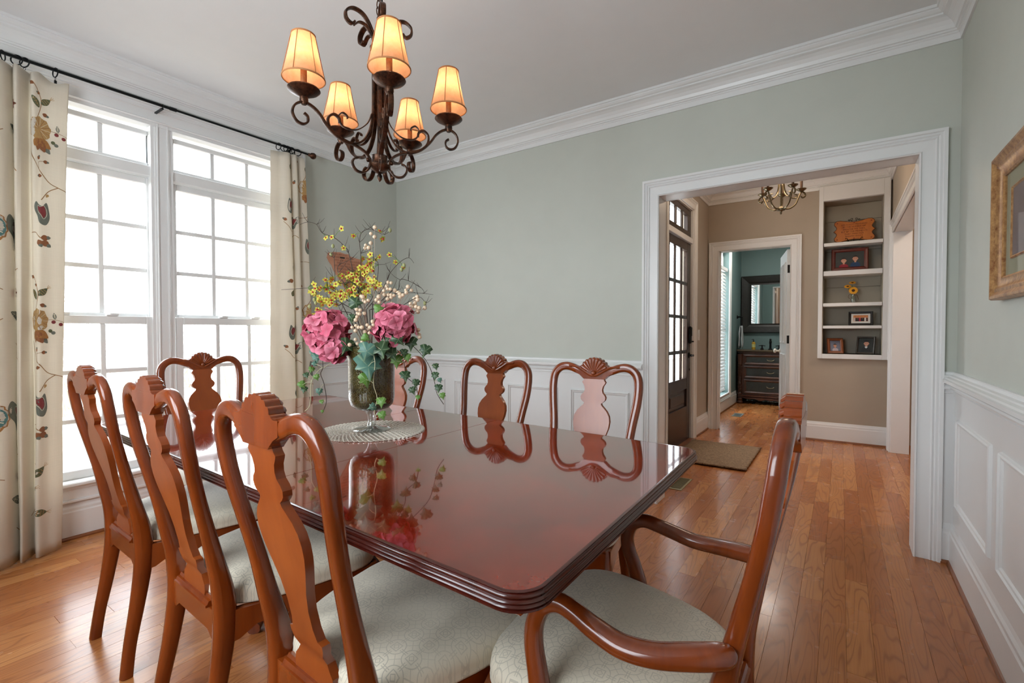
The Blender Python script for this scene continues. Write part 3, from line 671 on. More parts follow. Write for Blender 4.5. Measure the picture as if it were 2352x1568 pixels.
MB().lathe([(0.026, 0), (0.028, 0.006), (0.028, 0.10), (0.022, 0.118), (0.010, 0.124), (0.010, 0.13)], (0, 0, 0), 14).build('bottle_body', paint('amber_soap', (206, 160, 50), 0.25), sb, smooth=True)
MB().lathe([(0.0285, 0.035), (0.0285, 0.085)], (0, 0, 0), 14, caps=False).build('label_band', paint('pale_label', (214, 206, 130), 0.5), sb)
MB().lathe([(0.012, 0.124), (0.012, 0.14), (0.004, 0.142), (0.004, 0.16)], (0, 0, 0), 10).sweep([(0.004, 0, 0.16), (-0.012, -0.01, 0.162), (-0.026, -0.016, 0.156)], 0.009, n=6).build('pump', M['bronze_knob'], sb, smooth=True)
mr = thing('mirror', 'black framed rectangular mirror hung on the teal powder room wall', 'mirror', (-0.96, 8.945, 1.612))
MB().mould([(-0.29, 0, -0.32), (0.29, 0, -0.32), (0.29, 0, 0.325), (-0.29, 0, 0.325)], [(0, 0), (0, 0.025), (0.02, 0.018), (0.05, 0.032), (0.11, 0.045), (0.14, 0.05), (0.15, 0.04), (0.15, 0)], (0, -1, 0), closed=True, flip=True).build('frame', paint('black_carved_frame', (34, 32, 28), 0.45, var=0.15, bump=0.4, bscale=40), mr)
MB().box((-0.295, -0.012, -0.325), (0.295, -0.004, 0.33)).build('mirror_glass', paint('silvered_glass', (235, 238, 238), 0.02, 1.0, var=0), mr)
tb = thing('towel_ring', 'black square towel ring fixed to the teal wall', 'towel ring', (-1.405, 8.58, 1.40))
MB().lathe([(0.03, 0), (0.03, 0.008), (0.012, 0.014), (0.010, 0.07)], (0, 0, 0), 12, 'x').build('bracket', M['bronze_knob'], tb, smooth=True)
MB().sweep([(0.065, -0.07, 0.0), (0.065, 0.07, 0.0), (0.065, 0.07, -0.15), (0.065, -0.07, -0.15)], 0.009, n=6, up=(1, 0, 0), closed=True).build('ring', M['bronze_knob'], tb)
tl = MB()
for sd in (-1, 1):
    P = []
    for i in range(9):
        z = -0.145 - i * 0.045; w = 0.045 + 0.035 * min(1, i / 3)
        P.append([(0.065 + sd * (0.008 + 0.012 * min(1, i / 3) + 0.004 * math.sin(q * 9 + i)), -w + 2 * w * q, z) for q in [k / 8 for k in range(9)]])
    vs = [p for r_ in P for p in r_]; tl.add(vs, [(i * 9 + j, i * 9 + j + 1, i * 9 + j + 10, i * 9 + j + 9) for i in range(8) for j in range(8)])
tl = tl.build('hand_towel', M['towel'], smooth=True, loc=(-1.405, 8.58, 1.40)); tag(tl, 'white terry hand towel hanging from the black ring', 'towel')
md = tl.modifiers.new('thick', 'SOLIDIFY'); md.thickness = 0.008
def register(name, loc, sx, sy, label, m):
    t = thing(name, label, 'floor vent', loc)
    MB().mould([(-sx / 2, -sy / 2, 0), (sx / 2, -sy / 2, 0), (sx / 2, sy / 2, 0), (-sx / 2, sy / 2, 0)], [(0, 0), (0, 0.004), (0.014, 0.005), (0.018, 0)], (0, 0, 1), closed=True).build('frame', m, t)
    MB().box((-sx / 2 + 0.01, -sy / 2 + 0.01, 0), (sx / 2 - 0.01, sy / 2 - 0.01, 0.0012)).build('well', paint('vent_dark', (30, 26, 22), 0.8), t)
    lv = MB(); n = int(max(sx, sy) / 0.016)
    for i in range(n):
        if sy > sx: y = -sy / 2 + 0.02 + (sy - 0.04) * i / (n - 1); lv.box((-sx / 2 + 0.015, y - 0.003, 0.0012), (sx / 2 - 0.015, y + 0.003, 0.0035))
        else: y = -sx / 2 + 0.02 + (sx - 0.04) * i / (n - 1); lv.box((y - 0.003, -sy / 2 + 0.015, 0.0012), (y + 0.003, sy / 2 - 0.015, 0.0035))
    lv.build('louvres', m, t)
register('floor_register', (-1.0, 3.72, 0.0005), 0.11, 0.32, 'brass floor vent beside the dining table corner', paint('brass', (150, 134, 92), 0.35, 0.6))
register('floor_register', (-1.17, 7.26, 0.0005), 0.12, 0.30, 'grey floor vent in the powder room floor', paint('grey_metal', (140, 146, 140), 0.35, 0.5))
rg = MB()
N1, N2 = 30, 40
vs = [(-0.32 + 0.64 * i / N1 + 0.003 * math.sin(j * 1.3), -0.46 + 0.92 * j / N2 + 0.003 * math.sin(i * 1.1), 0.0115 + 0.0018 * math.sin(i * 2.3 + j * 1.7) * math.cos(j * 2.9)) for j in range(N2 + 1) for i in range(N1 + 1)]
rg.add(vs, [(j * (N1 + 1) + i, j * (N1 + 1) + i + 1, (j + 1) * (N1 + 1) + i + 1, (j + 1) * (N1 + 1) + i) for j in range(N2) for i in range(N1)])
rg = rg.build('door_mat', M['rug'], loc=(-0.955, 4.80, 0.0), smooth=True); rg.modifiers.new('t', 'SOLIDIFY').thickness = 0.010
tag(rg, 'brown tufted rectangular mat on the foyer floor by the front door', 'mat')

# niche bookcase
bc = thing('wall_shelf_unit', 'white built-in bookcase recessed in the foyer wall', 'shelf', (0.0875, FY, 0.875))
FYN = -0.05
def bcp(name, b, m='trim'): return b.build(name, M[m], bc)
bcp('face_frame', MB().cbox((-0.2925, FYN, 0.0), (-0.2525, 0, 1.80), 0.003).cbox((0.2525, FYN, 0.0), (0.3025, 0, 1.80), 0.003).cbox((-0.2525, FYN, 0.0), (0.2525, 0, 0.05), 0.003).cbox((-0.2525, FYN, 1.645), (0.2525, 0, 1.80), 0.003).cbox((0.290, FYN - 0.01, 0.0), (0.3025, FYN, 1.80), 0.002))
bcp('side_panel', MB().box((-0.2525, 0, 0.05), (-0.2475, 0.255, 1.645)).box((0.2475, 0, 0.05), (0.2525, 0.255, 1.645)), 'taupe')
for z0, z1 in ((0.05, 0.36), (0.362, 0.76), (0.762, 1.15), (1.152, 1.47), (1.472, 1.645)): bcp('back_board', MB().cbox((-0.2525, 0.245, z0), (0.2525, 0.257, z1), 0.003), 'taupe')
for z0, z1 in ((0.035, 0.05), (0.315, 0.345), (0.545, 0.580), (0.865, 0.915), (1.172, 1.207)): bcp('shelf', MB().cbox((-0.2475, FYN + 0.006, z0), (0.2475, 0.245, z1), 0.003))

def skin_m(): return paint('photo_skin', (206, 150, 124), 0.6)
def flat(b, pts, y, th=0.0006):
    b.prism(pts, 'y', y - th, y); return b
def ell(cx, cz, rx, rz, n=18): return [(cx + rx * math.cos(6.2832 * k / n), cz + rz * math.sin(6.2832 * k / n)) for k in range(n)]
def frame(label, loc, w, h, fw, m, tilt=-12, rz=0, mat_w=0.0, inner=None, cat='picture frame'):
    t = thing('photo_frame', label, cat, loc, R(rz)); t.rotation_euler = (R(tilt), 0, R(rz))
    MB().mould([(-w / 2 + fw, 0, fw), (w / 2 - fw, 0, fw), (w / 2 - fw, 0, h - fw), (-w / 2 + fw, 0, h - fw)], [(0, -0.004), (0, 0.004), (fw * 0.3, 0.010), (fw * 0.8, 0.012), (fw, 0.006), (fw, -0.004)], (0, -1, 0), closed=True, flip=True).build('frame', m, t)
    MB().box((-w / 2 + fw, 0.001, fw), (w / 2 - fw, 0.005, h - fw)).build('backing', inner or paint('white_mat', (226, 224, 218), 0.6), t)
    ea = MB().box((-0.012, 0.004, h * 0.5), (0.012, 0.006, h * 0.56)); ea.add([(-0.02, 0.006, h * 0.55), (0.02, 0.006, h * 0.55), (0.02, 0.006 + h * 0.42, 0.004 + math.tan(R(-tilt)) * 0), (-0.02, 0.006 + h * 0.42, 0.004)], [(0, 1, 2, 3)])
    return t
def portrait(t, cx, cz, s, shirt, hair, yb=0.0, collar=None, cap=False):
    MB().prism([(cx - s * 1.15, cz - s * 2.4), (cx + s * 1.15, cz - s * 2.4), (cx + s * 1.1, cz - s * 1.5), (cx + s * 0.5, cz - s * 1.05), (cx - s * 0.5, cz - s * 1.05), (cx - s * 1.1, cz - s * 1.5)], 'y', yb - 0.0006, yb).build('shirt', paint('shirt_%d_%d_%d' % shirt, shirt, 0.7), t)
    b = MB(); b.prism([(cx - s * 0.22, cz - s * 1.15), (cx + s * 0.22, cz - s * 1.15), (cx + s * 0.2, cz - s * 0.6), (cx - s * 0.2, cz - s * 0.6)], 'y', yb - 0.0008, yb)
    b.prism(ell(cx, cz, s * 0.58, s * 0.78), 'y', yb - 0.0011, yb); b.prism(ell(cx - s * 0.6, cz - s * 0.05, s * 0.12, s * 0.18, 8), 'y', yb - 0.001, yb); b.prism(ell(cx + s * 0.6, cz - s * 0.05, s * 0.12, s * 0.18, 8), 'y', yb - 0.001, yb)
    b.build('face', skin_m(), t)
    hp = [(cx + s * 0.64 * math.cos(a), cz + s * (0.10 + 0.80 * math.sin(a))) for a in [R(k) for k in range(0, 181, 15)]] + [(cx - s * 0.5, cz + s * 0.42), (cx + s * 0.05, cz + s * 0.50), (cx + s * 0.5, cz + s * 0.42)]
    MB().prism(hp, 'y', yb - 0.0015, yb).build('hair', paint('hair_%d' % hair[0], hair, 0.7), t)
    b = MB()
    for sx in (-1, 1): b.prism(ell(cx + sx * s * 0.23, cz + s * 0.10, s * 0.07, s * 0.05, 8), 'y', yb - 0.0014, yb)
    b.prism([(cx - s * 0.05, cz - s * 0.18), (cx + s * 0.05, cz - s * 0.18), (cx, cz - s * 0.10)], 'y', yb - 0.0014, yb).build('eyes', paint('photo_dark', (40, 26, 22), 0.7), t)
    MB().prism([(cx - s * 0.22, cz - s * 0.30), (cx, cz - s * 0.42), (cx + s * 0.22, cz - s * 0.30), (cx, cz - s * 0.34)], 'y', yb - 0.0015, yb).build('smile', paint('photo_teeth', (230, 214, 204), 0.6), t)
    if collar: MB().prism([(cx - s * 0.42, cz - s * 1.05), (cx, cz - s * 1.55), (cx + s * 0.42, cz - s * 1.05), (cx + s * 0.15, cz - s * 0.95), (cx - s * 0.15, cz - s * 0.95)], 'y', yb - 0.0012, yb).build('collar', paint('collar_white', (226, 226, 224), 0.6), t)
    if cap: MB().prism([(cx - s * 0.8, cz + s * 0.75), (cx, cz + s * 0.45), (cx + s * 0.8, cz + s * 0.75), (cx, cz + s * 1.05)], 'y', yb - 0.0018, yb).build('cap', paint('cap_black', (24, 24, 26), 0.7), t)
zs = 0.875
# plaque on an easel, topmost shelf
pw, ph = 0.355, 0.235
half = [(0, 0.095), (0.04, 0.098), (0.08, 0.108), (0.12, 0.118), (0.15, 0.116), (0.172, 0.098), (0.174, 0.075), (0.158, 0.052), (0.152, 0.034), (0.160, 0.018), (0.178, 0.0)]
out = half + [(x, -z) for x, z in half[::-1][1:]]; out = out + [(-x, z) for x, z in out[::-1][1:-1]]
pz = zs + 1.207 + 0.13
pt = thing('plaque', 'orange wooden plaque with scalloped edges and burnt lettering on top shelf', 'plaque', (0.10, FY + 0.10, pz)); pt.rotation_euler = (R(-10), 0, 0)
pwood = wood('plaque_wood', (206, 122, 40), (184, 98, 30), 0.4, 0.2)
MB().prism(out, 'y', -0.007, 0.007).build('board', pwood, pt)
MB().sweep([(x * 0.985, -0.0075, z * 0.98) for x, z in out], 0.005, 0.002, up=(0, 1, 0), n=6, closed=True).build('burnt_edge', paint('burnt_brown', (70, 36, 16), 0.6), pt)
def text(s, size, parent, loc, m, name='lettering', rot=(R(90), 0, 0), ext=0.0004):
    c = bpy.data.curves.new(name, 'FONT'); c.body = s; c.size = size; c.align_x = 'CENTER'; c.align_y = 'CENTER'; c.extrude = ext; c.materials.append(m)
    q = bpy.data.objects.new('tmp', c); COL.objects.link(q)
    me = bpy.data.meshes.new_from_object(q); bpy.data.objects.remove(q)
    o = bpy.data.objects.new(name, me); COL.objects.link(o); o.parent = parent; o.location = loc; o.rotation_euler = rot; return o
burn = paint('burnt_letter', (110, 54, 20), 0.6)
for i, s in enumerate(('LIFE IS NOT MEASURED', 'BY THE NUMBER OF', 'BREATHS WE TAKE,', 'BUT BY THE MOMENTS', 'THAT TAKE OUR', 'BREATH AWAY')): text(s, 0.0215, pt, (0, -0.0078, 0.066 - i * 0.0255), burn)
for mx_, mz_ in ((0.145, 0.090), (-0.145, 0.090), (0.145, -0.090), (-0.145, -0.090), (0, 0.085), (0, -0.085)): MB().prism(ell(mx_, mz_, .007, .007, 8), 'y', -0.0085, 0).build('corner_mark', paint('red_mark', (150, 60, 26), 0.6), pt)
es = thing('display_easel', 'black wire easel with curled hooks holding the orange plaque', 'easel', (0.10, FY + 0.105, zs + 1.207))
def scroll(b, c, r, a0, turns, w, axis_u=(1, 0, 0), axis_v=(0, 0, 1), sgn=1, n=26):
    u, v = Vector(axis_u), Vector(axis_v); c = Vector(c)
    b.sweep([c + u * (r * (1 - 0.75 * t / n) * math.cos(a0 + sgn * turns * 6.283 * t / n)) + v * (r * (1 - 0.75 * t / n) * math.sin(a0 + sgn * turns * 6.283 * t / n)) for t in range(n + 1)], w, n=6, up=u.cross(v), caps=True)
eb = MB()
for sx in (-1, 1):
    eb.sweep([(sx * 0.055, 0.01, 0), (sx * 0.05, 0.008, 0.03), (sx * 0.052, -0.028, 0.028), (sx * 0.058, -0.034, 0.045)], 0.005, n=6)
    scroll(eb, (sx * 0.068, -0.034, 0.045), 0.010, 0 if sx < 0 else 3.14, 0.7, 0.004, sgn=-sx)
    scroll(eb, (sx * 0.018, 0.04, 0.258), 0.014, -1.57, 1.1, 0.004, sgn=sx); scroll(eb, (sx * 0.045, 0.04, 0.250), 0.010, -1.57, 1.0, 0.004, sgn=-sx)
    eb.sweep([(sx * 0.05, 0.008, 0.0025), (sx * 0.02, 0.035, 0.20), (sx * 0.018, 0.04, 0.245)], 0.005, n=6)
eb.sweep([(0, 0.03, 0.2), (0, 0.10, 0.0025)], 0.005, n=6); eb.build('wire', M['bronze_knob'], es, smooth=True)
# two boys
f1 = frame('dark red wooden frame with a photo of two smiling boys', (0.065, FY + 0.03, zs + 0.917), 0.315, 0.235, 0.036, wood('redwood_frame', (110, 30, 20), (70, 16, 12), 0.3, 0.4), -9, 0, inner=paint('photo_backdrop', (44, 50, 50), 0.5))
portrait(f1, -0.05, 0.108, 0.035, (150, 34, 52), (40, 26, 20)); portrait(f1, 0.048, 0.124, 0.036, (36, 66, 104), (30, 20, 16))
# sunflowers
sv = thing('bud_vase', 'small clear glass bud vase on the third shelf', 'vase', (0.10, FY + 0.08, zs + 0.582))
MB().lathe([(0.016, 0), (0.020, 0.004), (0.022, 0.03), (0.016, 0.06), (0.012, 0.09), (0.015, 0.10), (0.0135, 0.10), (0.0105, 0.09), (0.014, 0.06), (0.020, 0.03), (0.018, 0.006), (0.001, 0.006)], (0, 0, 0), 16).build('glass_body', M['glass'], sv, smooth=True)
scb = MB(); scb.sweep(cr([(0, -0.024, 0.085), (-0.03, -0.024, 0.092), (-0.042, -0.024, 0.06), (-0.03, -0.024, 0.045)], 5), 0.004, n=6); scb.sweep(cr([(0, -0.024, 0.085), (0.03, -0.024, 0.08), (0.042, -0.024, 0.05), (0.046, -0.024, 0.03)], 5), 0.004, n=6); scb.build('raffia_bow', paint('brown_raffia', (92, 60, 34), 0.8), sv, smooth=True)
gold_p = paint('sunflower_petal', (228, 160, 24), 0.6, var=0.1); dkc = paint('sunflower_centre', (62, 36, 18), 0.9)
for (fx_, fz_, r_, tl_, tz) in ((0.0, 0.125, 0.044, 75, 'large sunflower facing the room, lowest in the bud vase'), (-0.048, 0.168, 0.034, 40, 'orange sunflower leaning left in the bud vase'), (-0.008, 0.205, 0.034, 30, 'topmost sunflower in the bud vase')):
    s_ = thing('sunflower', tz, 'flower', (0.10, FY + 0.08, zs + 0.585), 0, 'sunflowers in the bud vase')
    MB().sweep(cr([(0, 0, 0.008), (fx_ * 0.2, 0, 0.06), (fx_ * 0.8, -0.005, fz_ - 0.03), (fx_, -0.015, fz_)], 4), 0.004, n=6).build('stalk', M['ivy3'], s_)
    hb = MB(); q = Matrix.Rotation(R(tl_), 3, 'X')
    for k in range(16):
        a = k * 6.283 / 16; pts = [(0.25, -0.09), (0.7, -0.14), (1.0, 0), (0.7, 0.14), (0.25, 0.09)]
        vs = [Vector((fx_, -0.02, fz_)) + q @ Vector((r_ * (p[0] * math.cos(a) - p[1] * math.sin(a) * 1.3), r_ * (p[0] * math.sin(a) + p[1] * math.cos(a) * 1.3), 0.002 * (k % 2))) for p in pts]
        hb.add(vs, [(0, 1, 2, 3, 4)])
    hb.build('petals', gold_p, s_)
    cb = MB().sphere((0, 0, 0), r_ * 0.36, 10, 6, 0.4); cb.v = [tuple(Vector((fx_, -0.021, fz_)) + q @ Vector(v)) for v in cb.v]; cb.build('centre', dkc, s_, smooth=True)
# group photo
f2 = frame('black frame with white mat holding a group photo', (0.165, FY + 0.04, zs + 0.347), 0.205, 0.145, 0.022, paint('black_frame', (22, 22, 22), 0.35), -10, 0)
MB().prism([(-0.062, 0.042), (0.062, 0.042), (0.062, 0.106), (-0.062, 0.106)], 'y', 0.0004, 0.001).build('photo', paint('autumn_backdrop', (214, 128, 60), 0.6, var=0.3, scale=60), f2)
for i in range(8):
    xx = -0.052 + i * 0.015; cc = [(200, 190, 186), (40, 34, 34), (34, 34, 36), (170, 40, 60), (40, 36, 38), (36, 34, 36), (220, 214, 206), (60, 40, 34)][i]
    MB().prism([(xx - 0.008, 0.044), (xx + 0.008, 0.044), (xx + 0.006, 0.080), (xx - 0.006, 0.080)], 'y', -0.0004, 0.0004).build('figure', paint('fig_%d' % i, cc, 0.7), f2)
    MB().prism(ell(xx, 0.086, 0.005, 0.006, 8), 'y', -0.0006, 0.0004).build('figure_head', skin_m(), f2)
f3 = frame('small brown frame tilted on the lowest shelf with a boy portrait', (-0.045, FY + 0.04, zs + 0.052), 0.148, 0.166, 0.028, wood('amber_frame', (160, 90, 44), (110, 50, 24), 0.35, 0.3), -14, 16, inner=paint('blue_grey_backdrop', (120, 126, 146), 0.6))
portrait(f3, 0.0, 0.084, 0.023, (196, 186, 196), (44, 28, 22))
f4 = frame('dark grey frame with a graduate in a black cap, lowest shelf', (0.205, FY + 0.05, zs + 0.052), 0.16, 0.185, 0.018, paint('pewter_frame', (66, 60, 54), 0.35, 0.3), -14, -16, inner=paint('dark_backdrop', (34, 40, 38), 0.6))
portrait(f4, 0.005, 0.112, 0.034, (24, 28, 30), (26, 20, 18), collar=True, cap=True)

# foyer chandelier
def foyer_fixture():
    t = thing('foyer_chandelier', 'small pewter candle chandelier seen through the doorway', 'chandelier', (-0.425, 4.60, 2.135))
    MB().lathe([(0.002, 0), (0.008, 0.008), (0.007, 0.02), (0.012, 0.028), (0.030, 0.034), (0.034, 0.048), (0.022, 0.060), (0.008, 0.07), (0.006, 0.30), (0.006, 0.66)], (0, 0, 0), 16).build('stem', M['pewter'], t, smooth=True)
    MB().lathe([(0.06, 0.645), (0.06, 0.66), (0.02, 0.665)], (0, 0, 0), 16).build('canopy', M['pewter'], t)
    for k in range(5):
        a = R(20 + 72 * k); u = Vector((math.cos(a), math.sin(a), 0)); Z = Vector((0, 0, 1))
        def Q(r, z): return u * r + Z * z
        arm = MB().sweep([Q(*p) for p in cr([(0.02, 0.05), (0.06, 0.045), (0.105, 0.075), (0.13, 0.13), (0.15, 0.175), (0.175, 0.165), (0.178, 0.14), (0.160, 0.128), (0.148, 0.142)], 5)], 0.013, n=8, up=u.cross(Z)).sweep([Q(*p) for p in cr([(0.018, 0.40), (0.020, 0.26), (0.035, 0.18), (0.075, 0.135), (0.11, 0.13), (0.118, 0.155), (0.10, 0.16)], 5)], 0.010, n=6, up=u.cross(Z)).build('arm', M['pewter'], t, smooth=True)
        c = Q(0.15, 0)
        MB().lathe([(0.006, 0.178), (0.016, 0.182), (0.036, 0.196), (0.038, 0.202), (0.012, 0.196)], (c.x, c.y, 0), 14).build('bobeche', M['pewter'], arm, smooth=True)
        MB().lathe([(0.010, 0.196), (0.010, 0.28)], (c.x, c.y, 0), 10).build('candle_sleeve', paint('brown_sleeve', (70, 44, 24), 0.6), arm, smooth=True)
        MB().lathe([(0.006, 0.28), (0.012, 0.30), (0.011, 0.32), (0.002, 0.35)], (c.x, c.y, 0), 10).build('candle_bulb', M['bulb'], arm, smooth=True)
        point('foyer_candle_light', (-0.425 + c.x, 4.60 + c.y, 2.52), 2.2, (1.0, 0.76, 0.54), 0.07)
foyer_fixture()
area('powder_fill_light', (-0.85, 7.6, 2.72), (0, 0, 0), 0.3, 0.3, 16, (1.0, 0.93, 0.85))  # unseen area light added to brighten the dark powder room
area('hall_fill_light', (1.3, 5.0, 2.7), (0, 0, 0), 0.5, 0.5, 20, (1.0, 0.80, 0.64))  # unseen warm fill added in the side hall to light the foyer

# ------------------------------------------------------------------ dining table
TZ = 0.76
TC = [(-2.645, 0.690), (-0.375, 0.588), (-0.392, 1.690), (-2.675, 1.825)]
def rounded(c, r, n=8):
    out = []; m = len(c)
    for i in range(m):
        p, a, b = Vector(c[i]), Vector(c[i - 1]), Vector(c[(i + 1) % m]); da, db = (a - p).normalized(), (b - p).normalized()
        cen = p + (da + db) * r
        a0 = math.atan2(-(db).y, -(db).x); a1 = math.atan2(-(da).y, -(da).x)
        while a1 < a0 - math.pi: a1 += 2 * math.pi
        while a1 > a0 + math.pi: a1 -= 2 * math.pi
        out += [(cen.x + r * math.cos(a0 + (a1 - a0) * k / n), cen.y + r * math.sin(a0 + (a1 - a0) * k / n)) for k in range(n + 1)]
    return out
tb_ = thing('dining_table', 'large polished red mahogany dining table with a reeded edge and leaf seams', 'table', (-1.52, 1.20, 0))
OX, OY = -1.52, 1.20
loc_c = [(x - OX, y - OY) for x, y in TC]
def inset(c, d): 
    ce = Vector((sum(p[0] for p in c) / 4, sum(p[1] for p in c) / 4)); return [(p[0] - math.copysign(d, p[0] - ce.x), p[1] - math.copysign(d, p[1] - ce.y)) for p in c]
def edge_pt(f, side):  # point along front (0) / back (1) edge at fraction f from the left end
    a, b_ = (loc_c[0], loc_c[1]) if side == 0 else (loc_c[3], loc_c[2]); return (a[0] + (b_[0] - a[0]) * f, a[1] + (b_[1] - a[1]) * f)
# fractions of the seams between the two ends and the leaves
fs_ = [0.0, 0.395, 0.615, 1.0]
G = 0.0026
rc = rounded(loc_c, 0.055, 8)
def clip_poly(poly, a, b_):
    """keep the part of poly between the seam lines at fractions a and b_"""
    def half(poly, p0, p1):
        out = []; n = len(poly); d = Vector(p1) - Vector(p0)
        def sd(q): return d.x * (q[1] - p0[1]) - d.y * (q[0] - p0[0])
        for i in range(n):
            p, q = poly[i], poly[(i + 1) % n]; s0, s1 = sd(p), sd(q)
            if s0 >= 0: out.append(p)
            if s0 * s1 < 0: t = s0 / (s0 - s1); out.append((p[0] + (q[0] - p[0]) * t, p[1] + (q[1] - p[1]) * t))
        return out
    if a > 0: f0, f1 = edge_pt(a, 0), edge_pt(a, 1); poly = half(poly, (f1[0] + G / 2, f1[1]), (f0[0] + G / 2, f0[1]))
    if b_ < 1: f0, f1 = edge_pt(b_, 0), edge_pt(b_, 1); poly = half(poly, (f0[0] - G / 2, f0[1]), (f1[0] - G / 2, f1[1]))
    return poly
PROF = [(-0.012, -0.0004), (-0.007, -0.0004), (-0.007, 0.0), (-0.0015, 0.0), (0.0, -0.0006), (-0.003, -0.0015), (-0.004, -0.004), (0.0, -0.007), (0.003, -0.010), (0.003, -0.014), (-0.001, -0.017), (0.004, -0.020), (0.006, -0.024), (0.001, -0.027), (0.006, -0.030), (0.008, -0.034), (0.002, -0.037), (0.007, -0.040), (0.007, -0.045), (-0.004, -0.048), (-0.03, -0.048)]
PROF = [(a_ if a_ <= 0 and b_ > -0.001 else a_ * 0.75, b_ * 0.66) for a_, b_ in PROF]
for i in range(3):
    poly = clip_poly(rounded(inset(loc_c, 0.007), 0.05, 8), fs_[i], fs_[i + 1])
    m = MB(); m.prism(poly, 'z', TZ - 0.006, TZ); m.build('table_leaf' if i == 1 else 'table_end', M['top'], tb_)
    # reeded edge runs along the outside only
    eb = MB(); n = len(rc)
    f = 1e-4
    L = []
    for (x_, y_) in rc:
        fr = (x_ - loc_c[0][0]) / (loc_c[1][0] - loc_c[0][0]); L.append(fr)
    def polyline(lo, hi, side):
        pts = []
        if side == 0: q = [p for p in rc if p[1] < 0]
        else: q = [p for p in rc if p[1] >= 0]
        return q
    if i == 1:
        segs = [[edge_pt(fs_[1], 0), edge_pt(fs_[2], 0)], [edge_pt(fs_[2], 1), edge_pt(fs_[1], 1)]]
    elif i == 2:
        segs = [[edge_pt(fs_[2], 0)] + [p for p in rc if p[0] > 0.5] + [edge_pt(fs_[2], 1)]]
    else:
        left = [p for p in rc if p[0] < -0.5]; k0 = min(range(len(left)), key=lambda k: 0)
        bk = [p for p in left if p[1] > 0]; fr_ = [p for p in left if p[1] <= 0]
        segs = [[edge_pt(fs_[1], 1)] + bk + fr_ + [edge_pt(fs_[1], 0)]]
    for sg in segs:
        pth = []
        for p in sg:
            if not pth or (Vector(p) - Vector(pth[-1])).length > 1e-4: pth.append(p)
        if i != 1 or True:
            d0 = (Vector(pth[1]) - Vector(pth[0])).normalized() * 0.0008; d1 = (Vector(pth[-2]) - Vector(pth[-1])).normalized() * 0.0008
            pth[0] = tuple(Vector(pth[0]) + d0); pth[-1] = tuple(Vector(pth[-1]) + d1)
        eb.mould([(p[0], p[1], TZ) for p in pth], PROF, (0, 0, 1), flip=True)
        eb.build('reeded_edge', M['edge'], tb_, smooth=True, autos=60); eb = MB()
    m = MB(); pi = clip_poly([(p[0] * 0.985, p[1] * 0.97) for p in rc], fs_[i], fs_[i + 1]); m.prism(pi, 'z', TZ - 0.0305, TZ - 0.0065).build('table_core', M['edge'], tb_)
ic = inset(loc_c, 0.03)
for i, nm in enumerate(('front', 'right', 'back', 'left')):
    a, b_ = Vector(ic[i]), Vector(ic[(i + 1) % 4]); d = (b_ - a).normalized(); nrm = Vector((-d.y, d.x)) * 0.022
    q = [a, b_, b_ + nrm, a + nrm]; MB().prism([(p.x, p.y) for p in q], 'z', TZ - 0.045, TZ - 0.031).build('apron', M['chair'], tb_)
for i, (x_, y_) in enumerate(inset(loc_c, 0.06)):
    MB().cbox((x_ - 0.028, y_ - 0.028, TZ - 0.052), (x_ + 0.028, y_ + 0.028, TZ - 0.031), 0.004).build('corner_block', M['chair'], tb_)
for px_ in (-0.58, 0.50):
    pb = MB().lathe([(0.10, 0.69), (0.075, 0.66), (0.05, 0.62), (0.062, 0.56), (0.085, 0.50), (0.09, 0.45), (0.06, 0.38), (0.055, 0.34), (0.075, 0.30), (0.08, 0.22), (0.05, 0.17), (0.02, 0.16)], (px_, 0, 0), 20)
    pb.cbox((px_ - 0.30, -0.06, 0.675), (px_ + 0.30, 0.06, 0.730), 0.004).cbox((px_ - 0.05, -0.40, 0.675), (px_ + 0.05, 0.40, 0.730), 0.004)
    pd_ = pb.build('pedestal', M['chair'], tb_, smooth=True)
    for k in range(4):
        a = R(45 + 90 * k); c, q = math.cos(a), math.sin(a)
        MB().sweep([(px_ + r_ * c, r_ * q, z_) for r_, z_ in [(p[0], p[1]) for p in cr([(0.05, 0.27), (0.10, 0.26), (0.18, 0.17), (0.25, 0.07), (0.32, 0.03), (0.37, 0.022)], 4)]], 0.045, [0.08] * 5 + [0.065] * 8 + [0.05] * 4 + [0.044] * 4, up=(0, 0, 1), n=10, power=3).build('leg', M['chair'], tb_, smooth=True)

# ------------------------------------------------------------------ dining chairs
POST = [(0.177, -0.043, 0.0, 0.034, 0.036), (0.171, -0.030, 0.10, 0.034, 0.036), (0.166, -0.008, 0.22, 0.038, 0.042), (0.164, 0.010, 0.34, 0.044, 0.050), (0.164, 0.014, 0.42, 0.046, 0.054), (0.166, 0.008, 0.49, 0.045, 0.050), (0.172, -0.010, 0.57, 0.040, 0.040), (0.175, -0.030, 0.66, 0.036, 0.033), (0.184, -0.052, 0.75, 0.036, 0.030), (0.198, -0.072, 0.84, 0.037, 0.030), (0.203, -0.082, 0.90, 0.037, 0.030), (0.2015, -0.088, 0.940, 0.037, 0.030)]
CREST = [(0.2017, -0.0875, 0.9375, 0.037, 0.030), (0.198, -0.0895, 0.955, 0.037, 0.030), (0.188, -0.092, 0.974, 0.036, 0.030), (0.167, -0.094, 0.992, 0.037, 0.030), (0.140, -0.095, 0.9985, 0.037, 0.030), (0.112, -0.0955, 0.994, 0.036, 0.030), (0.085, -0.096, 0.984, 0.036, 0.030), (0.06, -0.0965, 0.975, 0.036, 0.030)]
YT = [(p[2], p[1]) for p in POST] + [(0.99, -0.095), (1.045, -0.101)]
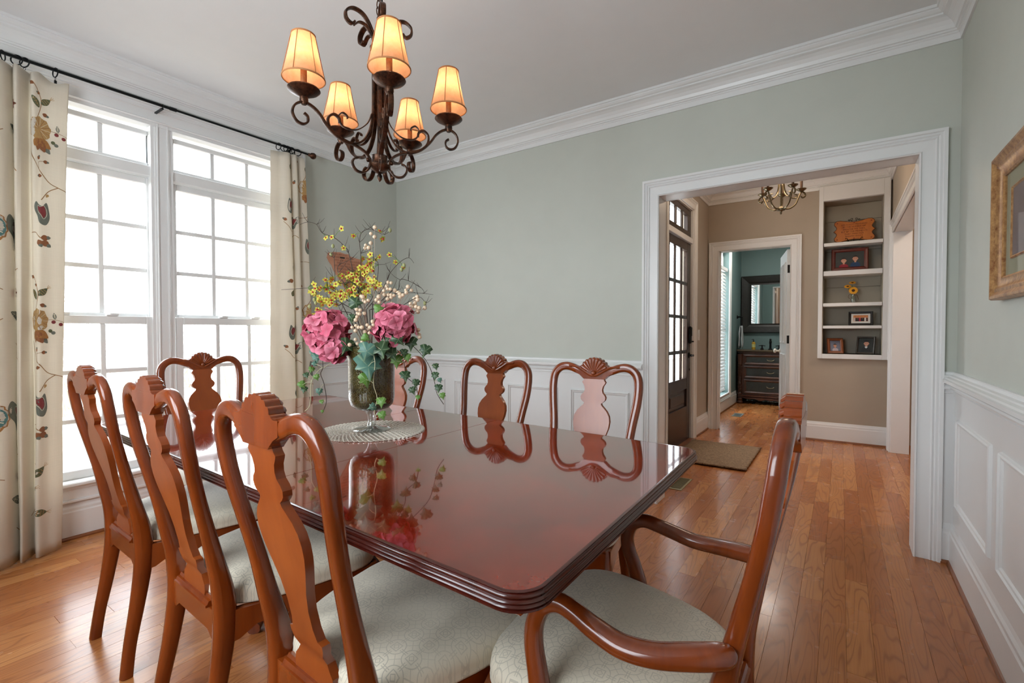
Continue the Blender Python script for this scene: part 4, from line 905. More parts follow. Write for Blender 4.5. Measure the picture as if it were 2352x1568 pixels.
SPL = [(0.428, 0.070), (0.452, 0.073), (0.468, 0.071), (0.480, 0.060), (0.492, 0.052), (0.512, 0.054), (0.528, 0.061), (0.540, 0.062), (0.544, 0.048), (0.57, 0.041), (0.61, 0.041), (0.65, 0.050), (0.68, 0.062), (0.71, 0.074), (0.735, 0.082), (0.762, 0.085), (0.785, 0.081), (0.805, 0.069), (0.820, 0.054), (0.830, 0.043), (0.838, 0.040), (0.845, 0.050), (0.853, 0.057), (0.864, 0.059), (0.874, 0.054), (0.884, 0.044), (0.897, 0.041), (0.912, 0.044), (0.924, 0.052), (0.930, 0.055), (0.938, 0.049), (0.946, 0.047)]
def sw5(b, pts, mir, k=4, **kw):
    q = cr(pts, k); return b.sweep([(mir * p[0], p[1], p[2]) for p in q], [p[3] for p in q], [p[4] for p in q], up=(0, 1, 0), n=14, power=2.9, **kw)
def seat_outline(n=56, sc=1.0, wide=1.0):
    out = []
    for k in range(n):
        a = 2 * math.pi * k / n; c, s = math.cos(a), math.sin(a); pw = 2 / 4.2
        u = math.copysign(abs(c) ** pw, c); v = math.copysign(abs(s) ** pw, s)
        t = (v + 1) / 2
        w = 0.172 + (0.272 - 0.172) * (1 - (1 - t) ** 1.6)
        y = 0.235 + 0.225 * v + 0.018 * (1 - u * u) * (1 if v > 0 else 0) * v
        out.append((u * w * wide * sc, 0.235 + (y - 0.235) * sc))
    return out
PROTO = {}
def make_chair(arm=False):
    W_ = 1.0
    t = thing('dining_armchair' if arm else 'dining_chair', 'x', 'chair')
    for m in (-1, 1):
        b = MB(); sw5(b, POST, m); b.build('rear_post', M['chair'], t, smooth=True, autos=70)
    cb = MB()
    for m in (-1, 1): sw5(cb, CREST, m)
    body = [(-0.050, 0.944), (0.050, 0.944), (0.056, 0.950), (0.070, 0.962), (0.088, 0.971), (0.088, 0.999), (0.072, 0.999), (0.058, 1.004), (0.0, 1.000), (-0.058, 1.004), (-0.072, 0.999), (-0.088, 0.999), (-0.088, 0.971), (-0.070, 0.962), (-0.056, 0.950)]
    cb.prism(body, 'y', -0.1112, -0.0815)
    # raised bead that dips in a V beneath the shell
    cb.sweep(cr([(-0.12, -0.081, 1.000), (-0.08, -0.080, 0.997), (-0.045, -0.079, 0.978), (-0.018, -0.078, 0.963), (0, -0.078, 0.960), (0.018, -0.078, 0.963), (0.045, -0.079, 0.978), (0.08, -0.080, 0.997), (0.12, -0.081, 1.000)], 4), 0.012, 0.010, n=6)
    crest = cb.build('crest_rail', M['chair'], t, smooth=True, autos=50)
    sb_ = MB(); NR = 9; pts = []
    zc = 0.966
    def rad(a): return 0.0745 - 0.004 * abs(math.cos(a)) ** 2
    for k in range(NR):
        a0, a1 = R(22) + (R(158) - R(22)) * k / NR, R(22) + (R(158) - R(22)) * (k + 1) / NR
        for q in range(5):
            tt = q / 4; a = a0 + (a1 - a0) * tt; r_ = rad(a) + 0.0045 * math.sin(math.pi * tt) - 0.003; pts.append((r_ * math.cos(a) * 1.0, zc + r_ * math.sin(a)))
    sb_.prism([(0.0, zc - 0.004)] + pts, 'y', -0.1108, -0.083)
    for k in range(NR):
        a = R(22) + (R(158) - R(22)) * (k + 0.5) / NR; r_ = rad(a) - 0.003
        sb_.sweep([(0.016 * math.cos(a), -0.080, zc + 0.016 * math.sin(a)), (r_ * 0.6 * math.cos(a), -0.078, zc + r_ * 0.6 * math.sin(a)), (r_ * 0.93 * math.cos(a), -0.080, zc + r_ * 0.93 * math.sin(a)), (r_ * math.cos(a), -0.086, zc + r_ * math.sin(a))], [0.005, 0.012, 0.018, 0.014], [0.008, 0.011, 0.012, 0.01], up=(0, 1, 0), n=8)
    sb_.sphere((0, -0.080, zc + 0.004), 0.012, 10, 6)
    sb_.build('carved_shell', M['chair'], crest, smooth=True, autos=40)
    s = MB(); n = len(SPL); vs = []
    for z, w in SPL:
        y = lerp_tab(YT, z) * 1.0 - 0.004 + (0.012 if z < 0.5 else 0); 
        if z < 0.6: y = min(y, 0.010)
        vs += [(-w, y - 0.009, z), (w, y - 0.009, z), (w, y + 0.009, z), (-w, y + 0.009, z)]
    fs = [(0, 1, 2, 3), (4 * n - 1, 4 * n - 2, 4 * n - 3, 4 * n - 4)]
    for i in range(n - 1):
        for k in range(4): fs.append((4 * i + k, 4 * i + (k + 1) % 4, 4 * i + 4 + (k + 1) % 4, 4 * i + 4 + k))
    s.add(vs, fs).build('splat', M['splat'], t, smooth=True, autos=30)
    fr = MB()
    # rear rail with moulded shoe, side rails with scalloped lower edge, bowed front rail
    fr.prism([(-0.145, 0.424), (-0.145, 0.345), (-0.125, 0.345), (-0.10, 0.362), (0.10, 0.362), (0.125, 0.345), (0.145, 0.345), (0.145, 0.424)], 'y', -0.004, 0.028)
    for m in (-1, 1):
        p0, p1 = Vector((m * 0.168, 0.02)), Vector((m * 0.255, 0.42)); d = p1 - p0; nr = Vector((d.y, -d.x)).normalized() * 0.011 * m
        low = [(0, 0.340), (0.06, 0.345), (0.16, 0.372), (0.35, 0.376), (0.55, 0.366), (0.70, 0.372), (0.85, 0.352), (1.0, 0.335)]
        vs = []
        for tt, zl in low:
            c = p0 + d * tt; bow = math.sin(math.pi * tt) * 0.012 * m
            for q, z in ((1, zl), (-1, zl), (-1, 0.424), (1, 0.424)): vs.append((c.x + nr.x * q + bow, c.y + nr.y * q, z))
        fs = [(0, 1, 2, 3), (31, 30, 29, 28)] + [(4 * i + k, 4 * i + (k + 1) % 4, 4 * i + 4 + (k + 1) % 4, 4 * i + 4 + k) for i in range(7) for k in range(4)]
        fr.add(vs, fs)
    fr.sweep(cr([(-0.25, 0.430, 0.382), (-0.16, 0.458, 0.388), (0, 0.470, 0.392), (0.16, 0.458, 0.388), (0.25, 0.430, 0.382)], 4), 0.024, [0.08, 0.076, 0.07, 0.066, 0.06, 0.058, 0.056, 0.054, 0.052, 0.054, 0.056, 0.058, 0.06, 0.066, 0.07, 0.076, 0.08], up=(0, 0, 1), n=8, power=5)
    fr.build('seat_frame', M['chair'], t, smooth=True, autos=30)
    sh = MB().prism([(-0.012, 0.424), (0.034, 0.424), (0.032, 0.429), (0.026, 0.430), (0.024, 0.437), (0.018, 0.438), (0.016, 0.445), (0.006, 0.447), (0.002, 0.440), (-0.004, 0.439), (-0.008, 0.431), (-0.012, 0.430)], 'x', -0.112, 0.112)
    sh.v = [(x_, y_, z_) for x_, y_, z_ in sh.v]; sh.build('shoe_rail', M['chair'], t)
    for m in (-1, 1):
        b = MB(); q = cr([(m * 0.236, 0.405, 0.424), (m * 0.240, 0.412, 0.34), (m * 0.252, 0.432, 0.27), (m * 0.243, 0.420, 0.17), (m * 0.236, 0.408, 0.08), (m * 0.240, 0.418, 0.03), (m * 0.242, 0.422, 0.0)], 4)
        b.sweep(q, [p[0] for p in cr([(0.052,), (0.058,), (0.054,), (0.036,), (0.027,), (0.044,), (0.05,)], 4)], n=12, power=2.6, up=(0, 1, 0)); b.build('front_leg', M['chair'], t, smooth=True, autos=60)
    # cushion
    o_ = seat_outline(); N = len(o_); prof = [(0.985, 0.425), (1.004, 0.427), (1.008, 0.432), (1.000, 0.437), (1.006, 0.448), (0.998, 0.462), (0.975, 0.474), (0.93, 0.483), (0.85, 0.490), (0.70, 0.495), (0.5, 0.498), (0.3, 0.4995), (0.12, 0.500)]
    vs = []
    for sc, z in prof:
        for x_, y_ in o_:
            vs.append((x_ * sc, 0.235 + (y_ - 0.235) * sc, z))
    fs = [(i * N + k, i * N + (k + 1) % N, (i + 1) * N + (k + 1) % N, (i + 1) * N + k) for i in range(len(prof) - 1) for k in range(N)] + [tuple(range(N))[::-1], tuple((len(prof) - 1) * N + k for k in range(N))]
    MB().add(vs, fs).build('seat_cushion', M['fabric'], t, smooth=True, autos=80)
    if arm:
        for m in (-1, 1):
            q = cr([(0.192, -0.022, 0.636, 0.030, 0.030), (0.206, -0.012, 0.636, 0.044, 0.036), (0.226, 0.030, 0.630, 0.052, 0.036), (0.244, 0.085, 0.622, 0.050, 0.034), (0.249, 0.140, 0.620, 0.046, 0.034), (0.246, 0.190, 0.631, 0.040, 0.034), (0.240, 0.230, 0.642, 0.036, 0.034), (0.237, 0.265, 0.648, 0.036, 0.035), (0.238, 0.297, 0.634, 0.036, 0.036), (0.242, 0.314, 0.600, 0.036, 0.036), (0.248, 0.314, 0.560, 0.036, 0.036), (0.256, 0.300, 0.510, 0.038, 0.038), (0.262, 0.288, 0.455, 0.042, 0.044), (0.264, 0.290, 0.400, 0.040, 0.040)], 5)
            b = MB(); b.sweep([(m * p[0], p[1], p[2]) for p in q], [p[4] for p in q], [p[3] for p in q], up=(1, 0, 0), n=14, power=2.4); b.build('arm', M['chair'], t, smooth=True, autos=80)
    return t
base = make_chair(); armc = make_chair(True)
GR = 'matching cherry dining chairs round the table'
CH_ = [(-2.135, 0.628, -2, 'cherry dining chair nearest the left curtain, its back toward the camera'),
       (-1.490, 0.597, -3, 'middle of the three cherry chairs with backs toward the camera'),
       (-0.889, 0.574, -3.7, 'cherry dining chair with its back closest to the camera, large in the foreground'),
       (-0.908, 1.898, 182.5, 'cherry dining chair facing the camera, nearest the doorway casing'),
       (-1.459, 1.893, 179.5, 'cherry dining chair facing the camera, between the flower vase and the chair by the doorway'),
       (-2.165, 1.890, 180, 'cherry dining chair mostly hidden behind the flower vase'),
       (-2.895, 1.251, -90, 'cherry dining chair at the table end standing before the window')]
for i, (x_, y_, a, lb) in enumerate(CH_):
    c = base if i == 0 else copy_tree(base); c.location = (x_, y_, 0); c.rotation_euler = (0, 0, R(a)); c['label'] = lb; c['group'] = GR
armc.location = (-0.165, 1.022, 0); armc.rotation_euler = (0, 0, R(90)); armc['label'] = 'cherry dining armchair at the near table end with scrolled arms'

# ------------------------------------------------------------------ place mat and flower arrangement
AX, AY = -1.541, 1.262
pm = MB(); NR_, K = 13, 64
for j in range(NR_):
    r_ = 0.020 + j * 0.0148; n = max(24, int(2 * math.pi * r_ / 0.0030)); n -= n % 6
    pts = []
    for k in range(n):
        a = 2 * math.pi * k / n; ph = k * 2 * math.pi / 6 + j * 2.1
        pts.append((AX + (r_ + 0.0068 * math.sin(ph)) * math.cos(a), AY + (r_ + 0.0068 * math.sin(ph)) * math.sin(a), TZ + 0.0032 + 0.0014 * math.cos(ph)))
    pm.sweep(pts, 0.0040, 0.0034, up=(0, 0, 1), n=4, closed=True)
for k in range(64):
    a = 2 * math.pi * k / 64; d = Vector((math.cos(a), math.sin(a), 0)); s_ = Vector((-d.y, d.x, 0)); b0 = Vector((AX, AY, TZ + 0.003)) + d * 0.196
    pm.sweep([b0 - s_ * 0.006, b0 + d * 0.008 - s_ * 0.002, b0 + d * 0.011, b0 + d * 0.006 + s_ * 0.004, b0 + s_ * 0.007 - d * 0.002], 0.0034, 0.003, up=(0, 0, 1), n=4)
pm = pm.build('place_mat', M['silver'], kind=None, smooth=True); tag(pm, 'round woven silver mat on the table under the flower vase', 'place mat')
va = thing('flower_vase', 'crackled green glass vase on a clear glass stem holding the flowers', 'vase', (AX, AY, TZ + 0.0055))
MB().lathe([(0.002, 0.004), (0.060, 0.001), (0.070, 0.0), (0.072, 0.003), (0.066, 0.007), (0.035, 0.012), (0.019, 0.020), (0.014, 0.035), (0.016, 0.055), (0.026, 0.072), (0.034, 0.079), (0.001, 0.080)], (0, 0, 0), 32).build('glass_foot', M['glass'], va, smooth=True)
MB().lathe([(0.001, 0.078), (0.040, 0.080), (0.066, 0.088), (0.082, 0.104), (0.0885, 0.13), (0.089, 0.20), (0.090, 0.28), (0.094, 0.318), (0.096, 0.334), (0.092, 0.334), (0.086, 0.31), (0.084, 0.14), (0.076, 0.11), (0.001, 0.09)], (0, 0, 0), 40, caps=False).build('bowl', M['crackle'], va, smooth=True)
MB().lathe([(0.083, 0.24), (0.085, 0.305), (0.05, 0.335), (0.002, 0.345)], (0, 0, 0), 20, caps=False).build('moss_filling', M['moss'], va, smooth=True)
RB, DB = Vector((0.8252, 0.5648, 0)), Vector((-0.5648, 0.8252, 0)); A0 = Vector((AX, AY, TZ + 0.005))
def L3(r_, z, d=0.0): return A0 + RB * r_ + DB * d + Vector((0, 0, z))
BR = [[(-0.035, 0.478), (-0.057, 0.54), (-0.069, 0.627), (-0.084, 0.701), (-0.097, 0.725), (-0.137, 0.759), (-0.18, 0.775), (-0.199, 0.806), (-0.23, 0.814), (-0.257, 0.803)], [(-0.044, 0.478), (-0.05, 0.552), (-0.041, 0.627), (-0.041, 0.701), (-0.045, 0.744), (-0.038, 0.781), (-0.013, 0.796), (0.011, 0.792), (0.036, 0.781), (0.055, 0.775), (0.079, 0.792)], [(-0.032, 0.478), (0.005, 0.528), (0.021, 0.589), (0.027, 0.657), (0.011, 0.676), (-0.032, 0.688)], [(-0.02, 0.478), (0.03, 0.54), (0.061, 0.596), (0.073, 0.627), (0.11, 0.67), (0.144, 0.688), (0.163, 0.667)], [(-0.063, 0.491), (-0.125, 0.54), (-0.162, 0.562), (-0.23, 0.559), (-0.322, 0.551)], [(-0.069, 0.478), (-0.118, 0.503), (-0.155, 0.522), (-0.186, 0.522), (-0.251, 0.53)], [(-0.081, 0.466), (-0.125, 0.472), (-0.18, 0.472), (-0.23, 0.454), (-0.307, 0.449)], [(-0.007, 0.478), (0.03, 0.491), (0.092, 0.54), (0.141, 0.546), (0.203, 0.543), (0.246, 0.538)], [(0.005, 0.478), (0.079, 0.552), (0.104, 0.559), (0.11, 0.599), (0.141, 0.596), (0.191, 0.568), (0.203, 0.546)], [(-0.057, 0.503), (-0.106, 0.577), (-0.137, 0.627), (-0.14, 0.657), (-0.1, 0.682), (-0.086, 0.695)], [(-0.032, 0.528), (-0.069, 0.583), (-0.125, 0.58), (-0.137, 0.602), (-0.143, 0.639)], [(0.005, 0.503), (0.055, 0.478), (0.092, 0.478), (0.141, 0.503), (0.191, 0.528), (0.218, 0.503), (0.221, 0.484)], [(-0.118, 0.503), (-0.143, 0.509), (-0.155, 0.688), (-0.171, 0.707), (-0.179, 0.706)]]
BL = [(-0.101, 0.79), (-0.069, 0.77), (-0.171, 0.758), (-0.143, 0.758), (-0.097, 0.716), (0.037, 0.787), (0.041, 0.762), (0.0, 0.695), (0.03, 0.688), (0.07, 0.698), (0.09, 0.67), (0.121, 0.648), (-0.013, 0.673), (-0.01, 0.657), (-0.035, 0.636), (-0.004, 0.639), (-0.057, 0.62), (-0.032, 0.62), (0.011, 0.608), (-0.087, 0.623), (-0.106, 0.609), (-0.069, 0.602), (-0.142, 0.596), (-0.038, 0.577), (-0.016, 0.571), (-0.128, 0.576), (-0.171, 0.571), (-0.149, 0.565), (-0.186, 0.552), (-0.174, 0.534), (-0.211, 0.537), (-0.233, 0.534), (-0.227, 0.503), (-0.23, 0.478), (-0.155, 0.503), (-0.137, 0.537), (-0.094, 0.552), (-0.075, 0.571), (-0.05, 0.552), (0.005, 0.583), (0.018, 0.565), (0.03, 0.583), (-0.118, 0.528), (-0.1, 0.528), (-0.168, 0.518), (-0.193, 0.518), (-0.063, 0.583), (-0.013, 0.627), (-0.023, 0.645), (-0.081, 0.528), (-0.069, 0.509), (-0.032, 0.54)]
BU = [(-0.179, 0.706), (-0.165, 0.737), (0.076, 0.792), (0.126, 0.657), (0.116, 0.64), (-0.273, 0.494), (-0.248, 0.509), (0.215, 0.503), (-0.254, 0.522)]
BE = [(0.002, 0.778), (0.014, 0.767), (-0.001, 0.742), (-0.01, 0.724), (-0.023, 0.735), (-0.029, 0.725), (0.021, 0.8), (0.064, 0.588), (0.078, 0.585), (0.03, 0.568), (0.024, 0.559), (0.042, 0.565), (0.055, 0.552), (0.067, 0.559), (0.079, 0.559), (0.092, 0.555), (0.036, 0.546), (0.052, 0.537), (0.067, 0.537), (0.079, 0.537), (0.092, 0.534), (0.104, 0.546), (0.061, 0.571), (0.086, 0.525), (0.073, 0.518), (0.055, 0.522), (0.042, 0.512), (0.03, 0.531), (0.116, 0.54), (0.132, 0.534), (0.138, 0.555), (0.153, 0.566), (0.163, 0.554), (0.147, 0.543), (0.184, 0.529), (0.172, 0.522), (0.191, 0.515), (0.178, 0.503), (0.163, 0.5), (0.169, 0.491), (0.184, 0.488), (0.197, 0.483), (0.181, 0.475), (0.187, 0.469), (0.16, 0.478), (0.215, 0.484), (0.16, 0.491), (-0.004, 0.509), (0.005, 0.503), (0.014, 0.509), (-0.013, 0.525), (-0.004, 0.522), (-0.029, 0.476), (-0.013, 0.472), (-0.004, 0.461), (-0.032, 0.461), (-0.02, 0.458), (-0.031, 0.435), (-0.026, 0.447), (-0.044, 0.407), (-0.035, 0.395), (-0.02, 0.407), (-0.032, 0.413), (-0.004, 0.39), (-0.007, 0.407), (0.008, 0.401), (0.018, 0.386), (0.011, 0.416), (0.033, 0.416), (0.036, 0.401), (0.024, 0.407), (0.03, 0.429), (-0.039, 0.361), (-0.057, 0.341), (-0.035, 0.344), (-0.012, 0.352), (-0.016, 0.335), (0.055, 0.503), (0.086, 0.503), (0.092, 0.491), (0.135, 0.478), (0.12, 0.528), (0.191, 0.379), (0.183, 0.386), (0.192, 0.398), (0.197, 0.37)]
IV = [('left', [(-0.155, 0.299), (-0.177, 0.287), (-0.177, 0.25), (-0.189, 0.225), (-0.174, 0.188), (-0.165, 0.12), (-0.179, 0.077)], [(-0.199, 0.29, 0.043, 2, 10), (-0.208, 0.265, 0.025, 2, 40), (-0.22, 0.243, 0.028, 3, -20), (-0.202, 0.213, 0.028, 3, 20), (-0.193, 0.157, 0.031, 2, 0), (-0.183, 0.117, 0.022, 3, 10), (-0.179, 0.08, 0.015, 3, 0)]), ('farleft', [(-0.18, 0.25), (-0.208, 0.237), (-0.23, 0.194), (-0.236, 0.138), (-0.242, 0.095), (-0.261, 0.077)], [(-0.248, 0.219, 0.028, 1, 20), (-0.264, 0.182, 0.037, 3, 30), (-0.257, 0.163, 0.031, 1, -10), (-0.227, 0.308, 0.025, 2, 0)]), ('front', [(0.03, 0.342), (0.048, 0.281), (0.045, 0.2), (0.055, 0.145), (0.048, 0.095), (0.055, 0.07)], [(0.024, 0.262, 0.114, 2, 0), (0.021, 0.318, 0.074, 2, -15), (0.073, 0.324, 0.074, 1, 20), (0.018, 0.213, 0.062, 3, 10), (0.074, 0.129, 0.042, 3, 5), (0.039, 0.111, 0.034, 2, -70), (0.078, 0.08, 0.037, 3, 20)]), ('right', [(0.153, 0.348), (0.197, 0.305), (0.234, 0.256), (0.252, 0.194), (0.262, 0.145), (0.289, 0.104)], [(0.163, 0.345, 0.059, 1, 0), (0.218, 0.315, 0.056, 1, -20), (0.259, 0.253, 0.031, 1, 10), (0.257, 0.217, 0.036, 1, 0), (0.276, 0.2, 0.023, 2, 20), (0.27, 0.168, 0.037, 1, 0), (0.286, 0.138, 0.03, 3, 15)]), ('midright', [(0.116, 0.318), (0.141, 0.268), (0.147, 0.219), (0.184, 0.182), (0.194, 0.132)], [(0.113, 0.277, 0.056, 3, 0), (0.147, 0.219, 0.048, 1, 5), (0.187, 0.191, 0.037, 1, -10), (0.175, 0.163, 0.034, 1, 20), (0.194, 0.135, 0.023, 3, 0), (0.153, 0.29, 0.037, 3, 10), (0.141, 0.308, 0.037, 1, 0)]), ('collar', [(-0.081, 0.342), (-0.032, 0.33), (0.03, 0.342), (0.104, 0.33)], [(-0.069, 0.336, 0.068, 1, -30), (0.061, 0.318, 0.074, 1, 10), (0.104, 0.305, 0.056, 1, 30), (0.005, 0.367, 0.037, 3, 60), (-0.05, 0.441, 0.037, 1, 0), (0.055, 0.478, 0.043, 3, 100), (-0.032, 0.5, 0.056, 1, 90), (-0.094, 0.305, 0.037, 1, -20), (0.129, 0.361, 0.056, 1, 40), (0.086, 0.361, 0.049, 1, 0)])]

rf = random.Random(21)
VB = Vector((0, 0, 0))
def to_view(p): return (Vector((0, 0, 1.155)) - p).normalized()
# twigs with blossoms
top0 = {}
bra = []
for i, path in enumerate(BR):
    d_end = rf.uniform(-0.08, 0.08); n = len(path)
    pts3 = [L3(p[0], p[1], d_end * (k / (n - 1)) ** 1.2) for k, p in enumerate(path)]
    t = thing('blossom_branch', 'x', 'branch', (0, 0, 0), 0, 'twigs of yellow blossoms in the flower vase')
    q = cr([tuple(p) + (0.0036 * (1 - 0.62 * k / (n - 1)),) for k, p in enumerate(pts3)], 4)
    base_p = pts3[0]; inn = L3(path[0][0] * 0.1, 0.30, 0)
    MB().sweep([inn] + [Vector(p[:3]) for p in q], [0.0045] + [p[3] for p in q], n=6).build('twig', M['stem'], t, smooth=True)
    tw = MB()
    for k in range(1, n - 1):
        for _ in range(2):
            b0 = pts3[k]; d_ = (RB * rf.uniform(-1, 1) + DB * rf.uniform(-.6, .6) + Vector((0, 0, rf.uniform(0.0, 1.0)))).normalized(); l_ = rf.uniform(0.02, 0.06)
            tw.sweep([b0, b0 + d_ * l_ * 0.5, b0 + d_ * l_ + Vector((0, 0, 0.008))], [0.002, 0.0016, 0.0008], n=4, caps=False)
    tw.build('side_twigs', M['stem'], t, kind='stuff')
    bra.append((t, pts3, path))
BLAB = ['branch curving far up to the left with a thin hooked tip', 'tallest upright branch, arching over at the top', 'short upright branch bent at its middle', 'branch rising right with a forked tip', 'long straight twig reaching left over the curtain', 'twig reaching left with its blossoms, second from the top', 'lowest bare twig pointing left', 'long straight twig pointing right', 'branch looping over on the right side', 'curling branch in front of the brown wall sign', 'inner crooked twig left of the vase centre', 'drooping branch on the far right with berries', 'thin left branch ending in a hanging bud']
for (t, _, _), s_ in zip(bra, BLAB): t['label'] = s_
def petals(b, c, nrm, r_, n=5, wob=0.3, w=0.42):
    nrm = nrm.normalized(); u = nrm.cross(Vector((0.2, 0.1, 1))).normalized(); v = nrm.cross(u)
    for k in range(n):
        a = 6.283 * k / n + wob; d = u * math.cos(a) + v * math.sin(a); s_ = nrm.cross(d); l = r_ * rf.uniform(0.85, 1.1)
        P = [c, c + d * l * 0.55 + s_ * l * w + nrm * l * 0.16, c + d * l * 0.98 + s_ * l * w * 0.5 + nrm * l * 0.10, c + d * l * 1.05 + nrm * l * 0.02, c + d * l * 0.98 - s_ * l * w * 0.5 + nrm * l * 0.10, c + d * l * 0.55 - s_ * l * w + nrm * l * 0.16]
        b.add(P, [(0, 1, 2, 3), (0, 3, 4, 5)])
def near_branch(p):
    best = None
    for t, pts, path in bra:
        for q, s in zip(path, pts):
            d = (q[0] - p[0]) ** 2 + (q[1] - p[1]) ** 2
            if best is None or d < best[0]: best = (d, t, s)
    return best
for p in BL + [(q[0] + rf.uniform(-.03, .03), q[1] + rf.uniform(-.025, .025)) for q in BL[12:] for _ in range(2)]:
    _, t, s = near_branch(p); dd = (s - L3(p[0], p[1])).dot(DB) + rf.uniform(-0.02, 0.02); c = L3(p[0], p[1], dd)
    nrm = (to_view(c) + Vector((rf.uniform(-.7, .7), rf.uniform(-.7, .7), rf.uniform(-.3, .6))))
    b = MB(); petals(b, c, nrm, rf.uniform(0.009, 0.0145), 5, rf.random() * 3)
    bo = b.build('blossom', M['yellow'], t)
    MB().sphere(tuple(c + nrm.normalized() * 0.003), rf.uniform(0.0025, 0.0045), 7, 5).build('blossom_lip', M['crimson'], bo, smooth=True)
    if (s - c).length > 0.012: MB().sweep([s, (s + c) / 2 + Vector((0, 0, 0.004)), c], 0.0018, n=4).build('stalk', M['ivy3'], t)
for p in BU:
    _, t, s = near_branch(p); c = L3(p[0], p[1], (s - L3(p[0], p[1])).dot(DB))
    MB().sphere(tuple(c), 0.0065, 8, 6, 1.4).build('bud', paint('bud_green', (150, 152, 104), 0.6), t, smooth=True)
# berries, gathered in sprays
groups = {}
for p in BE:
    k = 'top' if p[1] > 0.53 else ('right' if p[0] > 0.065 and p[1] > 0.33 else ('mid' if p[1] > 0.305 else 'low'))
    if p[0] > 0.12: k = 'right'
    groups.setdefault(k, []).append(p)
SLAB = {'top': 'pale berries high on the tallest branch', 'right': 'wide spray of pale pink berries on the right', 'mid': 'pale berry cluster between the pink hydrangeas', 'low': 'lowest cluster of cream berries over the vase rim'}
for k, pp in groups.items():
    t = thing('berry_spray', SLAB[k], 'berries', (0, 0, 0), 0, 'sprays of pale berries'); b = MB(); s = MB()
    cx = sum(p[0] for p in pp) / len(pp); cz = sum(p[1] for p in pp) / len(pp); dep = {'top': 0, 'right': -0.02, 'mid': -0.085, 'low': -0.10}[k]
    root = L3(cx * 0.3, max(0.30, cz - 0.14), dep * 0.4)
    for p in pp:
        c = L3(p[0], p[1], dep + rf.uniform(-0.02, 0.02)); b.sphere(tuple(c), 0.0078 * rf.uniform(0.85, 1.12), 8, 6)
        md_ = root.lerp(c, 0.6) + Vector((0, 0, 0.012)); s.sweep([root, md_, c], 0.0012, n=4, caps=False)
    b.build('berries', M['berry'], t, smooth=True, kind='stuff'); s.build('berry_stalks', M['twig'], t, kind='stuff')
# hydrangea heads of many small florets
fl = []
for v in range(4):
    b = MB(); petals(b, Vector((0, 0, 0)), Vector((0, 0, 1)), 0.021 + 0.002 * v, 4, v, 0.62); fl.append(b)
def hydrangea(label, r_, z, d, rad, n):
    c = L3(r_, z, d); t = thing('hydrangea', label, 'flower', tuple(c), 0, 'pink hydrangea heads'); ms = []
    MB().sphere((0, 0, 0), rad * 0.72, 14, 10).build('flower_core', paint('deep_pink', (168, 34, 72), 0.7), t, smooth=True)
    MB().sweep([(0, 0, 0), tuple((L3(r_ * 0.2, 0.30, 0) - c))], 0.007, n=6).build('stalk', M['ivy3'], t)
    for k in range(n):
        zz = 1 - 2 * (k + 0.5) / n; a = k * 2.39996; q = Vector((math.sqrt(1 - zz * zz) * math.cos(a), math.sqrt(1 - zz * zz) * math.sin(a), zz))
        p = q * rad * rf.uniform(0.78, 1.04); nq = (q + Vector((rf.uniform(-.6, .6), rf.uniform(-.6, .6), rf.uniform(-.6, .6)))).normalized()
        if k < 4: o = fl[k].build('floret', M['petal'], t); o.modifiers.new('t', 'SOLIDIFY').thickness = 0.0008; ms.append(o)
        else: o = ms[k % 4].copy(); COL.objects.link(o)
        o.location = p; o.rotation_mode = 'QUATERNION'; o.rotation_quaternion = nq.to_track_quat('Z', 'Y'); s_ = rf.uniform(0.8, 1.25); o.scale = (s_, s_, s_)
hydrangea('pink hydrangea head on the left of the vase', -0.155, 0.395, -0.045, 0.083, 84)
hydrangea('pink hydrangea head on the right of the vase', 0.100, 0.418, -0.035, 0.080, 84)
hydrangea('small pink hydrangea head low on the left, hanging beside the vase rim', -0.120, 0.325, -0.075, 0.045, 30)
